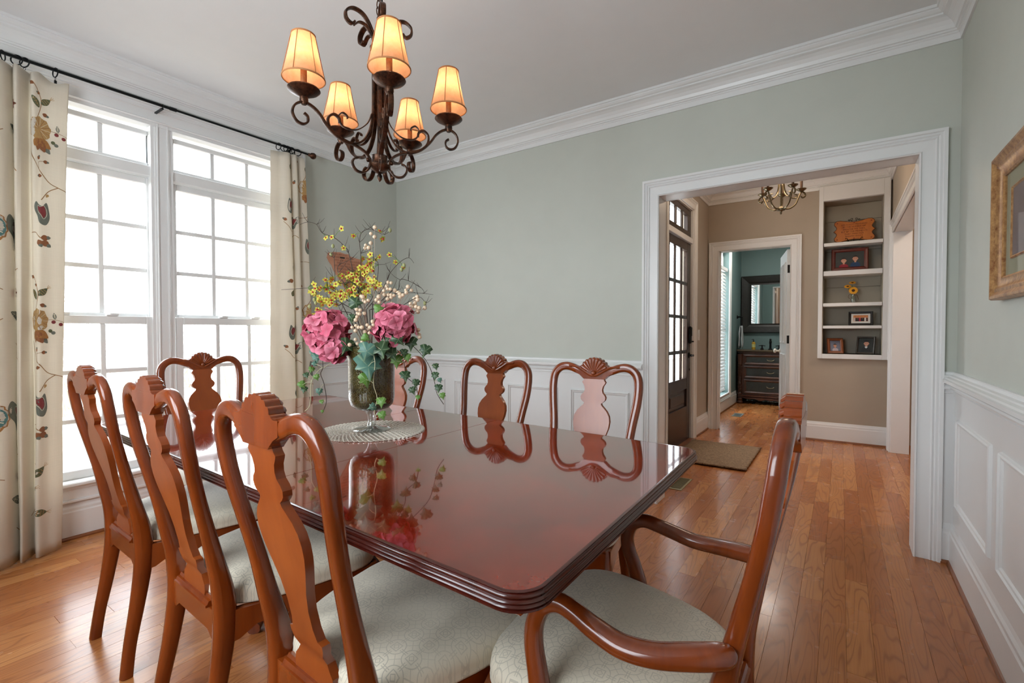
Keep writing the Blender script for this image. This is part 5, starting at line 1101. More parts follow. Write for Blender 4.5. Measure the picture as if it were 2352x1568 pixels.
# ivy
LEAF = [(0, -0.42), (0.10, -0.50), (0.28, -0.46), (0.50, -0.28), (0.36, -0.06), (0.46, 0.12), (0.24, 0.16), (0.12, 0.30), (0, 0.62), (-0.12, 0.30), (-0.24, 0.16), (-0.46, 0.12), (-0.36, -0.06), (-0.50, -0.28), (-0.28, -0.46), (-0.10, -0.50)]
ILAB = {'left': 'ivy strand hanging left of the vase below the pink hydrangea', 'farleft': 'outermost left ivy strand with pale roots', 'front': 'ivy with large blue-green leaves over the front of the vase', 'right': 'long ivy strand trailing far to the right', 'midright': 'ivy strand between the vase and the far right strand', 'collar': 'ivy collar of leaves around the vase rim'}
for nm, path, lv in IV:
    d0 = {'left': -0.04, 'farleft': -0.02, 'front': -0.125, 'right': -0.02, 'midright': -0.05, 'collar': -0.085}[nm]
    t = thing('ivy_vine', ILAB[nm], 'ivy', (0, 0, 0), 0, 'ivy trailing from the vase')
    P = [L3(p[0], p[1], d0 + rf.uniform(-0.01, 0.01)) for p in path]
    if nm != 'collar': MB().sweep([L3(path[0][0] * 0.3, 0.335, d0 * 0.3)] + [Vector(p) for p in cr([tuple(p) for p in P], 4)], 0.0028, n=5).build('vine_stem', M['palestem'] if nm in ('farleft', 'front') else M['stem'], t, smooth=True)
    for (r_, z, s_, kd, ro) in lv:
        c = L3(r_, z, d0 - 0.006 + rf.uniform(-0.006, 0.006)); b = MB(); vs = [(x_, z_, 0.08 * abs(x_) + 0.05 * z_ * z_) for x_, z_ in LEAF]
        vs = [(0, 0, -0.04)] + vs; b.add(vs, [(0, i + 1, (i + 1) % 16 + 1) for i in range(16)])
        o = b.build('leaf', M['ivy%d' % kd], t, smooth=True); o.modifiers.new('t', 'SOLIDIFY').thickness = 0.02
        f = (to_view(c) + Vector((rf.uniform(-.35, .35), rf.uniform(-.35, .35), rf.uniform(-.1, .4)))).normalized()
        up_ = Vector((0, 0, -1)); xx = up_.cross(f).normalized(); yy = f.cross(xx)
        mt = Matrix((xx, yy, f)).transposed().to_4x4() @ Matrix.Rotation(R(ro), 4, 'Z'); mt.translation = c
        o.matrix_basis = mt @ Matrix.Scale(s_ * 0.95, 4)
        q = min(P, key=lambda p: (p - c).length)
        if nm != 'collar': MB().sweep([q, (q + c) / 2 + Vector((0, 0, 0.004)), c], 0.0016, n=4).build('petiole', M['palestem'], t)
        else: MB().sweep([L3(r_ * 0.5, 0.32, -0.02), L3(r_ * 0.8, (z + 0.33) / 2 + 0.02, d0 * 0.8), c], 0.002, n=4).build('petiole', M['palestem'], t)

# ------------------------------------------------------------------ chandelier over the table
CX_, CY_, k1 = -1.418, 1.203, 1.1
def cz(z): return 1.155 + (z - 1.155) * k1
ch = thing('chandelier', 'scrolled bronze chandelier with five glowing parchment shades above the table', 'chandelier', (CX_, CY_, 0))
Z = Vector((0, 0, 1))
MB().lathe([(0.001, 1.663), (0.006, 1.668), (0.008, 1.680), (0.005, 1.686), (0.014, 1.690), (0.030, 1.700), (0.034, 1.710), (0.030, 1.716), (0.026, 1.735), (0.028, 1.742), (0.012, 1.75), (0.006, 1.76)][0:0] + [(r_ * k1, cz(z)) for r_, z in [(0.001, 1.660), (0.007, 1.668), (0.009, 1.680), (0.005, 1.687), (0.014, 1.691), (0.032, 1.704), (0.036, 1.713), (0.030, 1.717), (0.026, 1.722), (0.026, 1.742), (0.028, 1.745), (0.010, 1.750), (0.007, 1.80), (0.007, 2.05), (0.018, 2.07), (0.026, 2.09), (0.030, 2.105), (0.022, 2.115), (0.020, 2.135), (0.010, 2.15), (0.006, 2.20)]], (0, 0, 0), 20).build('centre_stem', M['bronze'], ch, smooth=True)
cab = MB(); zc_ = cz(2.20)
cab.sweep([(0.006, 0, zc_ - 0.05), (0.016, 0.004, zc_ + 0.05), (0.004, 0.0, zc_ + 0.15), (0.010, 0.004, zc_ + 0.3), (0, 0, CH)], 0.006, n=6).build('cord', M['rod'], ch)
lk = MB(); z = zc_
while z < CH - 0.04:
    i = int(round((z - zc_) / 0.028)); rx = (0.010, 0) if i % 2 == 0 else (0, 0.010)
    lk = MB().sweep([(rx[0] * math.cos(a), rx[1] * math.cos(a), z + 0.017 * math.sin(a)) for a in [k * 6.283 / 12 for k in range(12)]], 0.004, n=5, up=(rx[1], rx[0], 0), closed=True); lk.build('chain_link', M['bronze'], ch, smooth=True); z += 0.028
MB().lathe([(0.065, CH - 0.001), (0.066, CH - 0.012), (0.05, CH - 0.025), (0.02, CH - 0.035), (0.012, CH - 0.045)], (0, 0, 0), 24).build('ceiling_canopy', M['bronze'], ch, smooth=True)
th0 = -286.5287
CUPS = [(-1.789, 0.272), (-0.586, 0.268), (0.73, 0.254), (1.974, 0.28), (3.104, 0.241)]
shade_lights = []
for (ang, RR) in CUPS:
    u = Vector((math.cos(ang), math.sin(ang), 0)); nn = u.cross(Z); sR = RR / 0.2592
    def Q(r_, z, s=0.0): return u * (r_ * k1 * sR) + Z * cz(z) + nn * s
    def band(b, pts, w, h, k=6, tap=None):
        q = cr(pts, k); m = len(q); ws = [w * (1 if tap is None else (1 - (1 - tap) * max(0, (i / m - 0.7) / 0.3))) for i in range(m)]
        b.sweep([Q(*p) for p in q], [h] * m, ws, up=nn, n=8, power=4)
    arm = MB()
    band(arm, [(0.072, 1.716), (0.060, 1.722), (0.047, 1.712), (0.050, 1.690), (0.070, 1.676), (0.092, 1.684), (0.100, 1.705), (0.092, 1.728), (0.066, 1.742), (0.034, 1.736)][::-1][0:0] + [(0.074, 1.722), (0.086, 1.716), (0.092, 1.700), (0.080, 1.681), (0.058, 1.678), (0.040, 1.692), (0.033, 1.716), (0.044, 1.742), (0.075, 1.758), (0.110, 1.765), (0.145, 1.776), (0.172, 1.800), (0.192, 1.826), (0.214, 1.842), (0.238, 1.846), (0.260, 1.832), (0.268, 1.808), (0.258, 1.786), (0.240, 1.780), (0.226, 1.790), (0.226, 1.806), (0.236, 1.814)], 0.017, 0.007)
    arm.sphere(tuple(Q(0.040, 1.724)), 0.008, 8, 6)
    ao = arm.build('arm', M['bronze'], ch, smooth=True, autos=35)
    s2 = MB()
    band(s2, [(0.020, 2.075), (0.020, 1.95), (0.022, 1.88), (0.032, 1.825), (0.056, 1.782), (0.092, 1.762), (0.130, 1.768), (0.160, 1.790), (0.166, 1.820), (0.150, 1.838), (0.134, 1.832), (0.130, 1.818)], 0.016, 0.008)
    s2.build('stem_bar', M['bronze'], ch, smooth=True, autos=35)
    s3 = MB(); band(s3, [(0.026, 1.880), (0.040, 1.845), (0.070, 1.815), (0.100, 1.806), (0.124, 1.812), (0.134, 1.836), (0.122, 1.852), (0.108, 1.846), (0.106, 1.838)], 0.012, 0.004); s3.build('tendril', M['bronze'], ch, smooth=True)
    s4 = MB(); q = cr([(0.085, 1.762), (0.098, 1.742), (0.104, 1.722), (0.092, 1.706), (0.078, 1.712), (0.078, 1.724)], 5); 
    ls = MB(); band(ls, [(0.014, 2.095), (0.024, 2.150), (0.050, 2.190), (0.084, 2.198), (0.108, 2.180), (0.108, 2.156), (0.092, 2.146), (0.082, 2.156)], 0.020, 0.008)
    band(ls, [(0.022, 2.135), (0.044, 2.160), (0.066, 2.162), (0.082, 2.146)], 0.016, 0.006); ls.build('top_scroll', M['bronze'], ch, smooth=True, autos=35)
    c = Q(0.2356, 0); zb = cz(1.850)
    MB().lathe([(0.008, zb - 0.012), (0.014, zb), (0.013, zb + 0.012), (0.020, zb + 0.016), (0.046, zb + 0.030), (0.052, zb + 0.036), (0.050, zb + 0.040), (0.020, zb + 0.032), (0.012, zb + 0.036)], (c.x, c.y, 0), 24).build('drip_cup', M['bronze'], ao, smooth=True)
    MB().lathe([(0.010, zb + 0.033), (0.010, zb + 0.115)], (c.x, c.y, 0), 12).build('candle_sleeve', M['candle'], ao, smooth=True)
    MB().lathe([(0.006, zb + 0.115), (0.011, zb + 0.132), (0.009, zb + 0.150), (0.002, zb + 0.166)], (c.x, c.y, 0), 10, caps=False).build('bulb', M['bulb'], ao, smooth=True)
    zs0, zs1, r0, r1 = zb + 0.072, zb + 0.214, 0.067, 0.037
    sh = MB(); NS = 36; vs = []
    for j in range(7):
        tt = j / 6
        for q in range(NS): a = 2 * math.pi * q / NS; rr_ = (r0 + (r1 - r0) * tt - 0.0025 * math.sin(math.pi * tt)) * (1 - 0.018 * abs(math.sin(a * 3))); vs.append((c.x + rr_ * math.cos(a), c.y + rr_ * math.sin(a), zs0 + (zs1 - zs0) * tt))
    sh.add(vs, [(j * NS + q, j * NS + (q + 1) % NS, (j + 1) * NS + (q + 1) % NS, (j + 1) * NS + q) for j in range(6) for q in range(NS)])
    so = sh.build('shade', M['shade'], ch, smooth=True, autos=False)
    for rr_, zz in ((r0, zs0), (r1, zs1)): MB().sweep([(c.x + rr_ * math.cos(a), c.y + rr_ * math.sin(a), zz) for a in [q * 6.283185 / 32 for q in range(32)]], 0.004, 0.006, up=(0, 0, 1), n=6, closed=True).build('shade_braid', M['shade_trim'], so, smooth=True)
    for q in range(6):
        a = q * math.pi / 3; MB().sweep([(c.x + (r0 + .0005) * math.cos(a), c.y + (r0 + .0005) * math.sin(a), zs0), (c.x + (r1 + .0005) * math.cos(a), c.y + (r1 + .0005) * math.sin(a), zs1)], 0.0025, n=4).build('shade_rib', M['shade_trim'], so)
    l = point('candle_bulb_light', (CX_ + c.x, CY_ + c.y, zb + 0.148), 1.9, WARM, 0.014)

# ------------------------------------------------------------------ curtain rod, rings and curtains
RXX, RZZ = -3.425, 2.530
ro = thing('curtain_rod', 'long black iron curtain rod above the dining window', 'curtain rod', (RXX, 0, RZZ))
MB().lathe([(0.0085, -0.2), (0.0085, 1.30)], (0, 0, 0), 12, 'y').lathe([(0.007, 1.30), (0.007, 2.215)], (0, 0, 0), 12, 'y').lathe([(0.011, 1.275), (0.011, 1.31)], (0, 0, 0), 12, 'y').build('rod', M['rod'], ro, smooth=True)
MB().lathe([(0.008, 2.205), (0.013, 2.212), (0.009, 2.218), (0.014, 2.224), (0.022, 2.236), (0.025, 2.250), (0.020, 2.264), (0.006, 2.272)], (0, 0, 0), 12, 'y').build('finial', M['bronze'], ro, smooth=True)
for yy in (1.235, 2.05, 0.1): MB().cbox((XL - RXX, yy - 0.012, -0.05), (XL - RXX + 0.006, yy + 0.012, 0.0), 0.002).box((XL - RXX + 0.004, yy - 0.006, -0.022), (0.004, yy + 0.006, -0.014)).sweep([(0.004, yy, -0.018), (0.012, yy, -0.008), (0.010, yy, 0.006)], 0.006, n=6).build('bracket', M['rod'], ro)
def ring(y, tw, label):
    t = thing('curtain_ring', label, 'curtain ring', (RXX, y, RZZ - 0.013), R(tw), 'black clip rings on the curtain rod')
    MB().sweep([(0.0235 * math.cos(a), 0, 0.0235 * math.sin(a)) for a in [k * 6.283185 / 24 for k in range(24)]], 0.006, n=6, up=(0, 1, 0), closed=True).build('ring', M['rod'], t, smooth=True)
    MB().sweep([(0.006 * math.cos(a), 0.0, -0.032 + 0.006 * math.sin(a)) for a in [k * 6.283185 / 10 for k in range(10)]], 0.002, n=4, up=(0, 1, 0), closed=True).cbox((-0.004, -0.005, -0.058), (0.004, 0.005, -0.040), 0.001).build('clip', M['rod'], t)
for i, (yy, tw) in enumerate(((0.53, 35), (0.56, -30), (0.608, 50), (0.636, 35), (0.752, 12))): ring(yy, tw, ('leftmost curtain ring at the photo edge', 'second ring from the left on the rod', 'tilted ring over the left curtain, third from the left', 'fourth ring from the left, beside the tilted one', 'single ring holding the inner corner of the left curtain')[i])
for i, (yy, tw) in enumerate(((1.968, 15), (2.010, 55), (2.035, 60), (2.05, -50), (2.066, 50), (2.082, -60), (2.118, 60))): ring(yy, tw, ('single ring at the window side of the right curtain', 'ring second in the right curtain bunch, half turned', 'ring third in the right curtain bunch', 'middle ring of the right curtain bunch', 'ring fifth in the right curtain bunch', 'ring sixth in the right curtain bunch', 'ring closest to the rod finial')[i])

def curtain(label, sec_top, sec_bot, ztop, zbot, motif, side=1):
    """sec_*: cross-sections as (y, x) points from the window side outward; returns S(s, z) -> point"""
    K_ = 60; ZN = 44
    def arc(sec):
        q = cr(sec, 10); L = [0]
        for a, b_ in zip(q, q[1:]): L.append(L[-1] + math.hypot(b_[0] - a[0], b_[1] - a[1]))
        return q, L
    (qt, Lt), (qb, Lb) = arc(sec_top), arc(sec_bot); TL = Lt[-1]
    def at(q, L, f):
        d = f * L[-1]
        for i in range(len(L) - 1):
            if d <= L[i + 1] or i == len(L) - 2:
                t_ = (d - L[i]) / max(1e-9, L[i + 1] - L[i]); return (q[i][0] + (q[i + 1][0] - q[i][0]) * t_, q[i][1] + (q[i + 1][1] - q[i][1]) * t_)
    def S(f, z, off=0.0):
        f = min(1, max(0, f)); g = (ztop(f) - z) / (ztop(f) - zbot); g = max(0, min(1, g)); 
        def pt(f):
            a, b_ = at(qt, Lt, f), at(qb, Lb, f); w = g ** 0.8; return Vector((a[1] + (b_[1] - a[1]) * w + 0.004 * math.sin(z * 7 + f * 30) * g, a[0] + (b_[0] - a[0]) * w + 0.003 * math.sin(z * 5 + f * 19) * g, z))
        p = pt(f)
        if off:
            d = pt(min(1, f + 0.004)) - pt(max(0, f - 0.004)); n_ = Vector((d.y, -d.x, 0)).normalized() * side
            p = p + n_ * off
        return p
    NF = 150; vs = []; fs = []
    for j in range(ZN + 1):
        for i in range(NF + 1):
            f = i / NF; zt = ztop(f); vs.append(S(f, zt + (zbot - zt) * j / ZN))
    for j in range(ZN):
        for i in range(NF): a = j * (NF + 1) + i; fs.append((a, a + 1, a + NF + 2, a + NF + 1))
    t = thing('curtain', label, 'curtain')
    c = MB().add(vs, fs).build('curtain_panel', M['curtain'], t, smooth=True, autos=False); c.modifiers.new('t', 'SOLIDIFY').thickness = 0.0012
    motif(t, S, TL)
    return t
TH = {k: paint('thread_' + k, v, 0.75, var=0.12, scale=90) for k, v in dict(tan=(184, 146, 92), gold=(168, 116, 62), rust=(146, 92, 56), brown=(110, 66, 44), teal=(84, 124, 120), slate=(112, 116, 104), sage=(96, 100, 70), red=(132, 54, 54), cream=(232, 222, 196), vine=(156, 116, 72)).items()}
SIDE = 0.0016
def n_pts(pts): return len(pts) < 14
def pts_smooth(pts):
    q = cr([pts[-1]] + list(pts) + [pts[0], pts[1]], 4); return q[4:4 + 4 * len(pts)]
class Emb:
    """embroidery worked on a curtain: shapes laid on the cloth surface"""
    def __init__(s, t, S, TL): s.t, s.S, s.TL = t, S, TL; s.k = 0
    def P(s, f0, z0, dx, dz, o): return s.S(f0 + dx / s.TL, z0 + dz, o)
    def fill(s, name, col, f0, z0, pts, lay=1, parent=None):
        if n_pts(pts): pts = pts_smooth(pts)
        b = MB(); n = len(pts); cx = sum(p[0] for p in pts) / n; cz_ = sum(p[1] for p in pts) / n; o = SIDE + 0.0007 * lay; vs = [s.P(f0, z0, cx, cz_, o)]
        for sc in (0.5, 1.0): vs += [s.P(f0, z0, cx + (p[0] - cx) * sc, cz_ + (p[1] - cz_) * sc, o) for p in pts]
        fs = [(0, 1 + i, 1 + (i + 1) % n) for i in range(n)] + [(1 + i, 1 + n + i, 1 + n + (i + 1) % n, 1 + (i + 1) % n) for i in range(n)]
        return b.add(vs, fs).build(name, TH[col], parent or s.t)
    def line(s, name, col, f0, z0, pts, w=0.003, lay=1, parent=None, k=5):
        q = cr(pts, k); b = MB(); vs = []; o = SIDE + 0.0007 * lay
        for i, p in enumerate(q):
            a, c = q[max(i - 1, 0)], q[min(i + 1, len(q) - 1)]; d = Vector((c[0] - a[0], c[1] - a[1])); d = d.normalized() if d.length > 0 else Vector((1, 0)); n_ = Vector((-d.y, d.x)) * w / 2
            vs += [s.P(f0, z0, p[0] + n_.x, p[1] + n_.y, o), s.P(f0, z0, p[0] - n_.x, p[1] - n_.y, o)]
        return b.add(vs, [(2 * i, 2 * i + 1, 2 * i + 3, 2 * i + 2) for i in range(len(q) - 1)]).build(name, TH[col], parent or s.t)
    def leafp(s, x, z, l, w, a, tip=1): 
        c, q = math.cos(a), math.sin(a); base_ = [(0, 0), (0.25, 0.42), (0.5, 0.5), (0.78, 0.3), (1, 0), (0.78, -0.3), (0.5, -0.5), (0.25, -0.42)]
        return [(x + l * p[0] * c - w * p[1] * q, z + l * p[0] * q + w * p[1] * c) for p in base_]
    def flower(s, f0, z0, sc=1.0, m=1):
        sc *= 1.12
        e0 = s.fill('embroidered_flower', 'tan', f0, z0, [(m * sc * (0.045 + 0.048 * math.cos(a) * (1 + 0.06 * math.sin(9 * a))), sc * (0.01 + 0.055 * math.sin(a) * (1 + 0.06 * math.sin(9 * a)))) for a in [k * 6.283 / 28 for k in range(28)]], 1)
        for k in range(13):
            a = R(-60 + k * 20); s.line('stitched_ray', 'cream' if k % 2 else 'rust', f0, z0, [(m * sc * (0.045 + 0.012 * math.cos(a)), sc * (0.01 + 0.012 * math.sin(a))), (m * sc * (0.045 + 0.046 * math.cos(a)), sc * (0.01 + 0.052 * math.sin(a)))], 0.0016, 2, e0, 2)
        for a, l, cc in ((-100, 0.055, 'rust'), (-65, 0.062, 'rust'), (-35, 0.060, 'gold'), (-125, 0.045, 'gold'), (-50, 0.075, 'slate')):
            s.fill('embroidered_petal', cc, f0, z0, s.leafp(m * sc * 0.045, -0.035 * sc, l * sc, 0.036 * sc, R(a) if m > 0 else R(180 - a)), 0 if cc == 'slate' else 3, e0)
    def leaf(s, f0, z0, dx, dz, l, w, a, col='slate', vein='cream'):
        l *= 1.15; w *= 1.2
        e0 = s.fill('embroidered_leaf', col, f0, z0, s.leafp(dx, dz, l, w, R(a)), 1)
        c, q = math.cos(R(a)), math.sin(R(a)); s.line('stitched_vein', vein, f0, z0, [(dx + l * .1 * c, dz + l * .1 * q), (dx + l * .9 * c, dz + l * .9 * q)], 0.002, 2, e0, 2)
        for k in (0.3, 0.5, 0.7):
            for sg in (-1, 1): s.line('stitched_vein', vein, f0, z0, [(dx + l * k * c, dz + l * k * q), (dx + l * (k + .12) * c - sg * w * .3 * q, dz + l * (k + .12) * q + sg * w * .3 * c)], 0.0014, 2, e0, 2)
    def bud(s, f0, z0, dx, dz, a, sc=1.0, col='rust', cap='slate'):
        sc *= 1.02
        e0 = s.fill('embroidered_bud', col, f0, z0, s.leafp(dx, dz, 0.028 * sc, 0.022 * sc, R(a)), 1); s.fill('bud_cap', cap, f0, z0, s.leafp(dx + 0.018 * sc * math.cos(R(a)), dz + 0.018 * sc * math.sin(R(a)), 0.014 * sc, 0.014 * sc, R(a)), 2, e0)
    def berry(s, f0, z0, dx, dz, r_=0.009, col='red'): s.fill('embroidered_berry', col, f0, z0, [(dx + r_ * math.cos(k * 0.785), dz + r_ * math.sin(k * 0.785)) for k in range(8)], 2)
    def vine(s, f0, z0, pts, w=0.0036): s.line('embroidered_vine', 'vine', f0, z0, pts, w, 1)
    def peony(s, f0, z0, sc=1.0):
        e0 = s.fill('embroidered_peony', 'gold', f0, z0, [(sc * 0.085 * math.cos(a) * (1 + 0.05 * math.sin(14 * a)), sc * 0.075 * math.sin(a) * (1 + 0.05 * math.sin(14 * a))) for a in [k * 6.283 / 42 for k in range(42)]], 1)
        s.fill('peony_field', 'teal', f0, z0, [(sc * 0.075 * math.cos(a), sc * 0.056 * math.sin(a)) for a in [k * 6.283 / 24 for k in range(24)]], 2, e0)
        for k in range(12):
            a = k * 0.5236; s.line('stitched_ray', 'cream', f0, z0, [(sc * 0.022 * math.cos(a), sc * 0.018 * math.sin(a)), (sc * 0.066 * math.cos(a), sc * 0.05 * math.sin(a))], 0.0045 * sc, 3, e0, 2)
        s.fill('peony_eye', 'cream', f0, z0, [(sc * 0.024 * math.cos(a), sc * 0.016 * math.sin(a)) for a in [k * 6.283 / 14 for k in range(14)]], 4, e0)
    def butterfly(s, f0, z0, dx, dz, sc=1.0, tilt=0):
        sc *= 1.0
        e0 = s.fill('embroidered_poppy', 'slate', f0, z0, [(dx + sc * p[0], dz + sc * p[1]) for p in ((-0.02, 0.05), (0.0, 0.03), (0.035, 0.05), (0.05, 0.03), (0.045, 0.0), (0.02, -0.025), (0.005, -0.06), (-0.02, -0.065), (-0.035, -0.03), (-0.03, 0.02))], 1)
        s.fill('poppy_heart', 'red', f0, z0, [(dx + sc * p[0], dz + sc * p[1]) for p in ((-0.008, 0.03), (0.006, 0.022), (0.018, 0.026), (0.014, 0.005), (0.002, -0.012), (-0.008, -0.03), (-0.018, -0.012), (-0.016, 0.012))], 2, e0)
        s.line('poppy_outline', 'cream', f0, z0, [(dx + sc * p[0], dz + sc * p[1]) for p in ((-0.008, 0.034), (0.006, 0.026), (0.022, 0.03), (0.018, 0.004), (0.004, -0.015), (-0.008, -0.036), (-0.022, -0.014), (-0.02, 0.014), (-0.008, 0.034))], 0.0018, 3, e0, 3)
    def pod(s, f0, z0, dx, dz, a, sc=1.0):
        sc *= 1.1
        e0 = s.fill('embroidered_pod', 'sage', f0, z0, s.leafp(dx, dz, 0.05 * sc, 0.028 * sc, R(a)), 1); c, q = math.cos(R(a)), math.sin(R(a))
        for k in (0.3, 0.5, 0.7): s.line('pod_stripe', 'tan', f0, z0, [(dx + 0.05 * sc * k * c + 0.011 * sc * q, dz + 0.05 * sc * k * q - 0.011 * sc * c), (dx + 0.05 * sc * k * c - 0.011 * sc * q, dz + 0.05 * sc * k * q + 0.011 * sc * c)], 0.002, 2, e0, 2)
        for k in (-25, 0, 25): s.line('pod_whisker', 'tan', f0, z0, [(dx + 0.048 * sc * c, dz + 0.048 * sc * q), (dx + 0.048 * sc * c + 0.018 * sc * math.cos(R(a + k)), dz + 0.048 * sc * q + 0.018 * sc * math.sin(R(a + k)))], 0.0018, 2, e0, 2)
def spray(E, f0, z0, m=1):
    """one repeat of the embroidered stem: pod and leaves, flower, berries, buds, poppy, acorns"""
    E.flower(f0, z0, 1.0, m)
    E.vine(f0, z0, [(m * 0.03, 0.05), (m * 0.055, 0.11), (m * 0.06, 0.16), (m * 0.04, 0.205), (m * 0.02, 0.235)]); E.pod(f0, z0, m * 0.06, 0.14, 45 if m > 0 else 135); E.leaf(f0, z0, m * 0.05, 0.12, 0.055, 0.026, 125 if m > 0 else 55, 'sage', 'tan')
    E.bud(f0, z0, m * 0.02, 0.23, 150 if m > 0 else 30, 0.8); E.bud(f0, z0, m * 0.052, 0.19, 160 if m > 0 else 20, 0.7); E.bud(f0, z0, m * 0.068, 0.095, -20 if m > 0 else 200, 0.9)
    E.vine(f0, z0, [(m * 0.09, 0.015), (m * 0.13, 0.018), (m * 0.17, 0.006), (m * 0.19, -0.012)], 0.002); E.berry(f0, z0, m * 0.128, 0.006); E.berry(f0, z0, m * 0.158, -0.006); E.leaf(f0, z0, m * 0.135, 0.02, 0.03, 0.013, 80, 'slate'); E.berry(f0, z0, m * 0.115, -0.04, 0.009, 'sage'); E.berry(f0, z0, m * 0.128, -0.05, 0.009, 'slate')
    E.vine(f0, z0, [(m * 0.0, -0.09), (m * 0.02, -0.15), (m * 0.06, -0.20), (m * 0.10, -0.25), (m * 0.14, -0.27), (m * 0.20, -0.29)])
    E.vine(f0, z0, [(m * 0.055, -0.19), (m * 0.05, -0.16), (m * 0.075, -0.15)], 0.002); E.bud(f0, z0, m * 0.075, -0.15, 0 if m > 0 else 180, 0.8); E.bud(f0, z0, m * 0.045, -0.145, 120, 0.8); E.bud(f0, z0, m * 0.07, -0.225, 190 if m > 0 else -10, 0.8)
    E.vine(f0, z0, [(m * 0.14, -0.27), (m * 0.10, -0.30), (m * 0.07, -0.35)]); E.butterfly(f0, z0, m * 0.072, -0.41, 1.0); E.bud(f0, z0, m * 0.10, -0.315, -60, 0.6, 'tan', 'tan')
    E.vine(f0, z0, [(m * 0.0, -0.52), (m * 0.04, -0.52), (m * 0.07, -0.545)]); E.bud(f0, z0, m * 0.07, -0.545, 10 if m > 0 else 170, 1.3); E.bud(f0, z0, m * 0.075, -0.56, -35 if m > 0 else 215, 1.4); E.bud(f0, z0, m * 0.06, -0.555, -110, 1.2)
def motif_left(t, S, TL):
    E = Emb(t, S, TL)
    spray(E, 0.215, 2.18, -1); spray(E, 0.215, 1.20, -1)
    E.pod(0.18, 0.42, -0.02, 0.0, 135, 1.2); E.pod(0.18, 0.42, 0.03, -0.07, 165, 1.1); E.pod(0.18, 0.42, -0.02, -0.18, 190, 1.1); E.vine(0.18, 0.42, [(0.03, 0.06), (0.0, 0.0), (-0.005, -0.08), (0.03, -0.17), (0.07, -0.20)])
    for z0 in (2.05, 1.12, 0.2):
        E.leaf(0.42, z0, 0.0, 0.10, 0.085, 0.035, 20); E.vine(0.43, z0, [(-0.03, -0.1), (0.0, -0.06), (0.05, -0.02)]); 
        for q in (0, 50, -50): E.bud(0.43, z0 + 0.23, 0, 0, 180 + q, 0.9, 'red', 'brown')
    for z0 in (1.66, 0.74):
        E.butterfly(0.46, z0, 0.01, 0.0, 1.5); E.peony(0.66, z0, 1.0)
        E.vine(0.46, z0, [(0.0, -0.09), (0.02, -0.15), (-0.02, -0.20), (-0.06, -0.19)]); E.vine(0.66, z0, [(0.02, 0.12), (0.0, 0.2), (-0.04, 0.24)]); E.pod(0.66, z0 + 0.2, 0, 0, 100, 1.1); E.vine(0.66, z0 - 0.3, [(-0.06, 0), (0, 0.02), (0.06, 0)])
        E.vine(0.66, z0 + 0.45, [(-0.06, 0.03), (0, 0.0), (0.06, 0.03)]); E.bud(0.66, z0 + 0.5, 0, 0, 60); E.bud(0.64, z0 + 0.42, 0, 0, 140)
def motif_right(t, S, TL):
    E = Emb(t, S, TL)
    for f0, z0, sc in ((0.885, 2.24, 1), (0.885, 1.30, 1)):
        E.flower(f0, z0, 1.0, 1); E.pod(f0, z0 + 0.14, 0.05, 0, 60); E.vine(f0, z0, [(0.02, 0.05), (0.05, 0.1), (0.05, 0.15)]); E.vine(f0, z0 - 0.22, [(-0.03, 0), (0.04, 0.01), (0.07, 0.05)]); E.bud(f0, z0 - 0.16, 0.07, 0, 90); E.bud(f0, z0 - 0.19, 0.07, 0, 20); E.bud(f0, z0 + 0.2, 0.0, 0, 150)
        E.butterfly(f0, z0 - 0.42, 0.06, 0, 1.0); E.vine(f0, z0 - 0.55, [(-0.02, 0), (0.05, 0.0), (0.09, -0.03)]); E.bud(f0, z0 - 0.58, 0.09, 0, -80, 1.3)
    for z0 in (2.36, 1.42, 0.55):
        E.pod(0.30, z0, 0, 0, 70); E.butterfly(0.32, z0 - 0.26, 0, 0, 0.95); E.vine(0.32, z0 - 0.42, [(-0.06, 0.03), (-0.03, 0.0), (0.0, -0.04), (0.04, -0.02)]); E.bud(0.32, z0 - 0.47, 0.02, 0, -30); E.bud(0.30, z0 - 0.38, -0.03, 0, 150); E.leaf(0.34, z0 - 0.75, 0, 0, 0.06, 0.026, 80, 'slate'); E.bud(0.32, z0 - 0.82, 0, 0, 200, 1.3)
        E.butterfly(0.60, z0 - 0.38, 0, 0, 0.8); E.vine(0.60, z0 - 0.5, [(-0.03, 0), (0, 0.02), (0.03, 0)]); E.bud(0.60, z0 - 0.1, 0, 0, 60)
LT = [(0.806, -3.425), (0.76, -3.418), (0.71, -3.412), (0.665, -3.385), (0.652, -3.392), (0.662, -3.430), (0.655, -3.440), (0.63, -3.41), (0.605, -3.375), (0.590, -3.37), (0.592, -3.41), (0.600, -3.44), (0.58, -3.41), (0.54, -3.37), (0.50, -3.37), (0.48, -3.42), (0.42, -3.38), (0.36, -3.42), (0.30, -3.38)]
LB = [(0.735, -3.400), (0.71, -3.385), (0.675, -3.372), (0.640, -3.342), (0.628, -3.350), (0.645, -3.400), (0.640, -3.420), (0.615, -3.385), (0.585, -3.345), (0.570, -3.335), (0.575, -3.38), (0.585, -3.42), (0.56, -3.37), (0.52, -3.32), (0.47, -3.31), (0.45, -3.37), (0.38, -3.33), (0.30, -3.38), (0.22, -3.33)]
def zt_l(f): return 2.468 + 0.012 * math.cos(f * 40) if f < 0.25 else 2.475
curtain('cream embroidered curtain at the left side of the window', LT, LB, zt_l, 0.012, motif_left, -1)
RT = [(1.915, -3.440), (1.945, -3.425), (1.972, -3.418), (1.995, -3.390), (2.020, -3.380), (2.038, -3.400), (2.036, -3.445), (2.046, -3.45), (2.055, -3.40), (2.072, -3.378), (2.090, -3.395), (2.092, -3.44), (2.104, -3.43), (2.125, -3.405), (2.158, -3.400)]
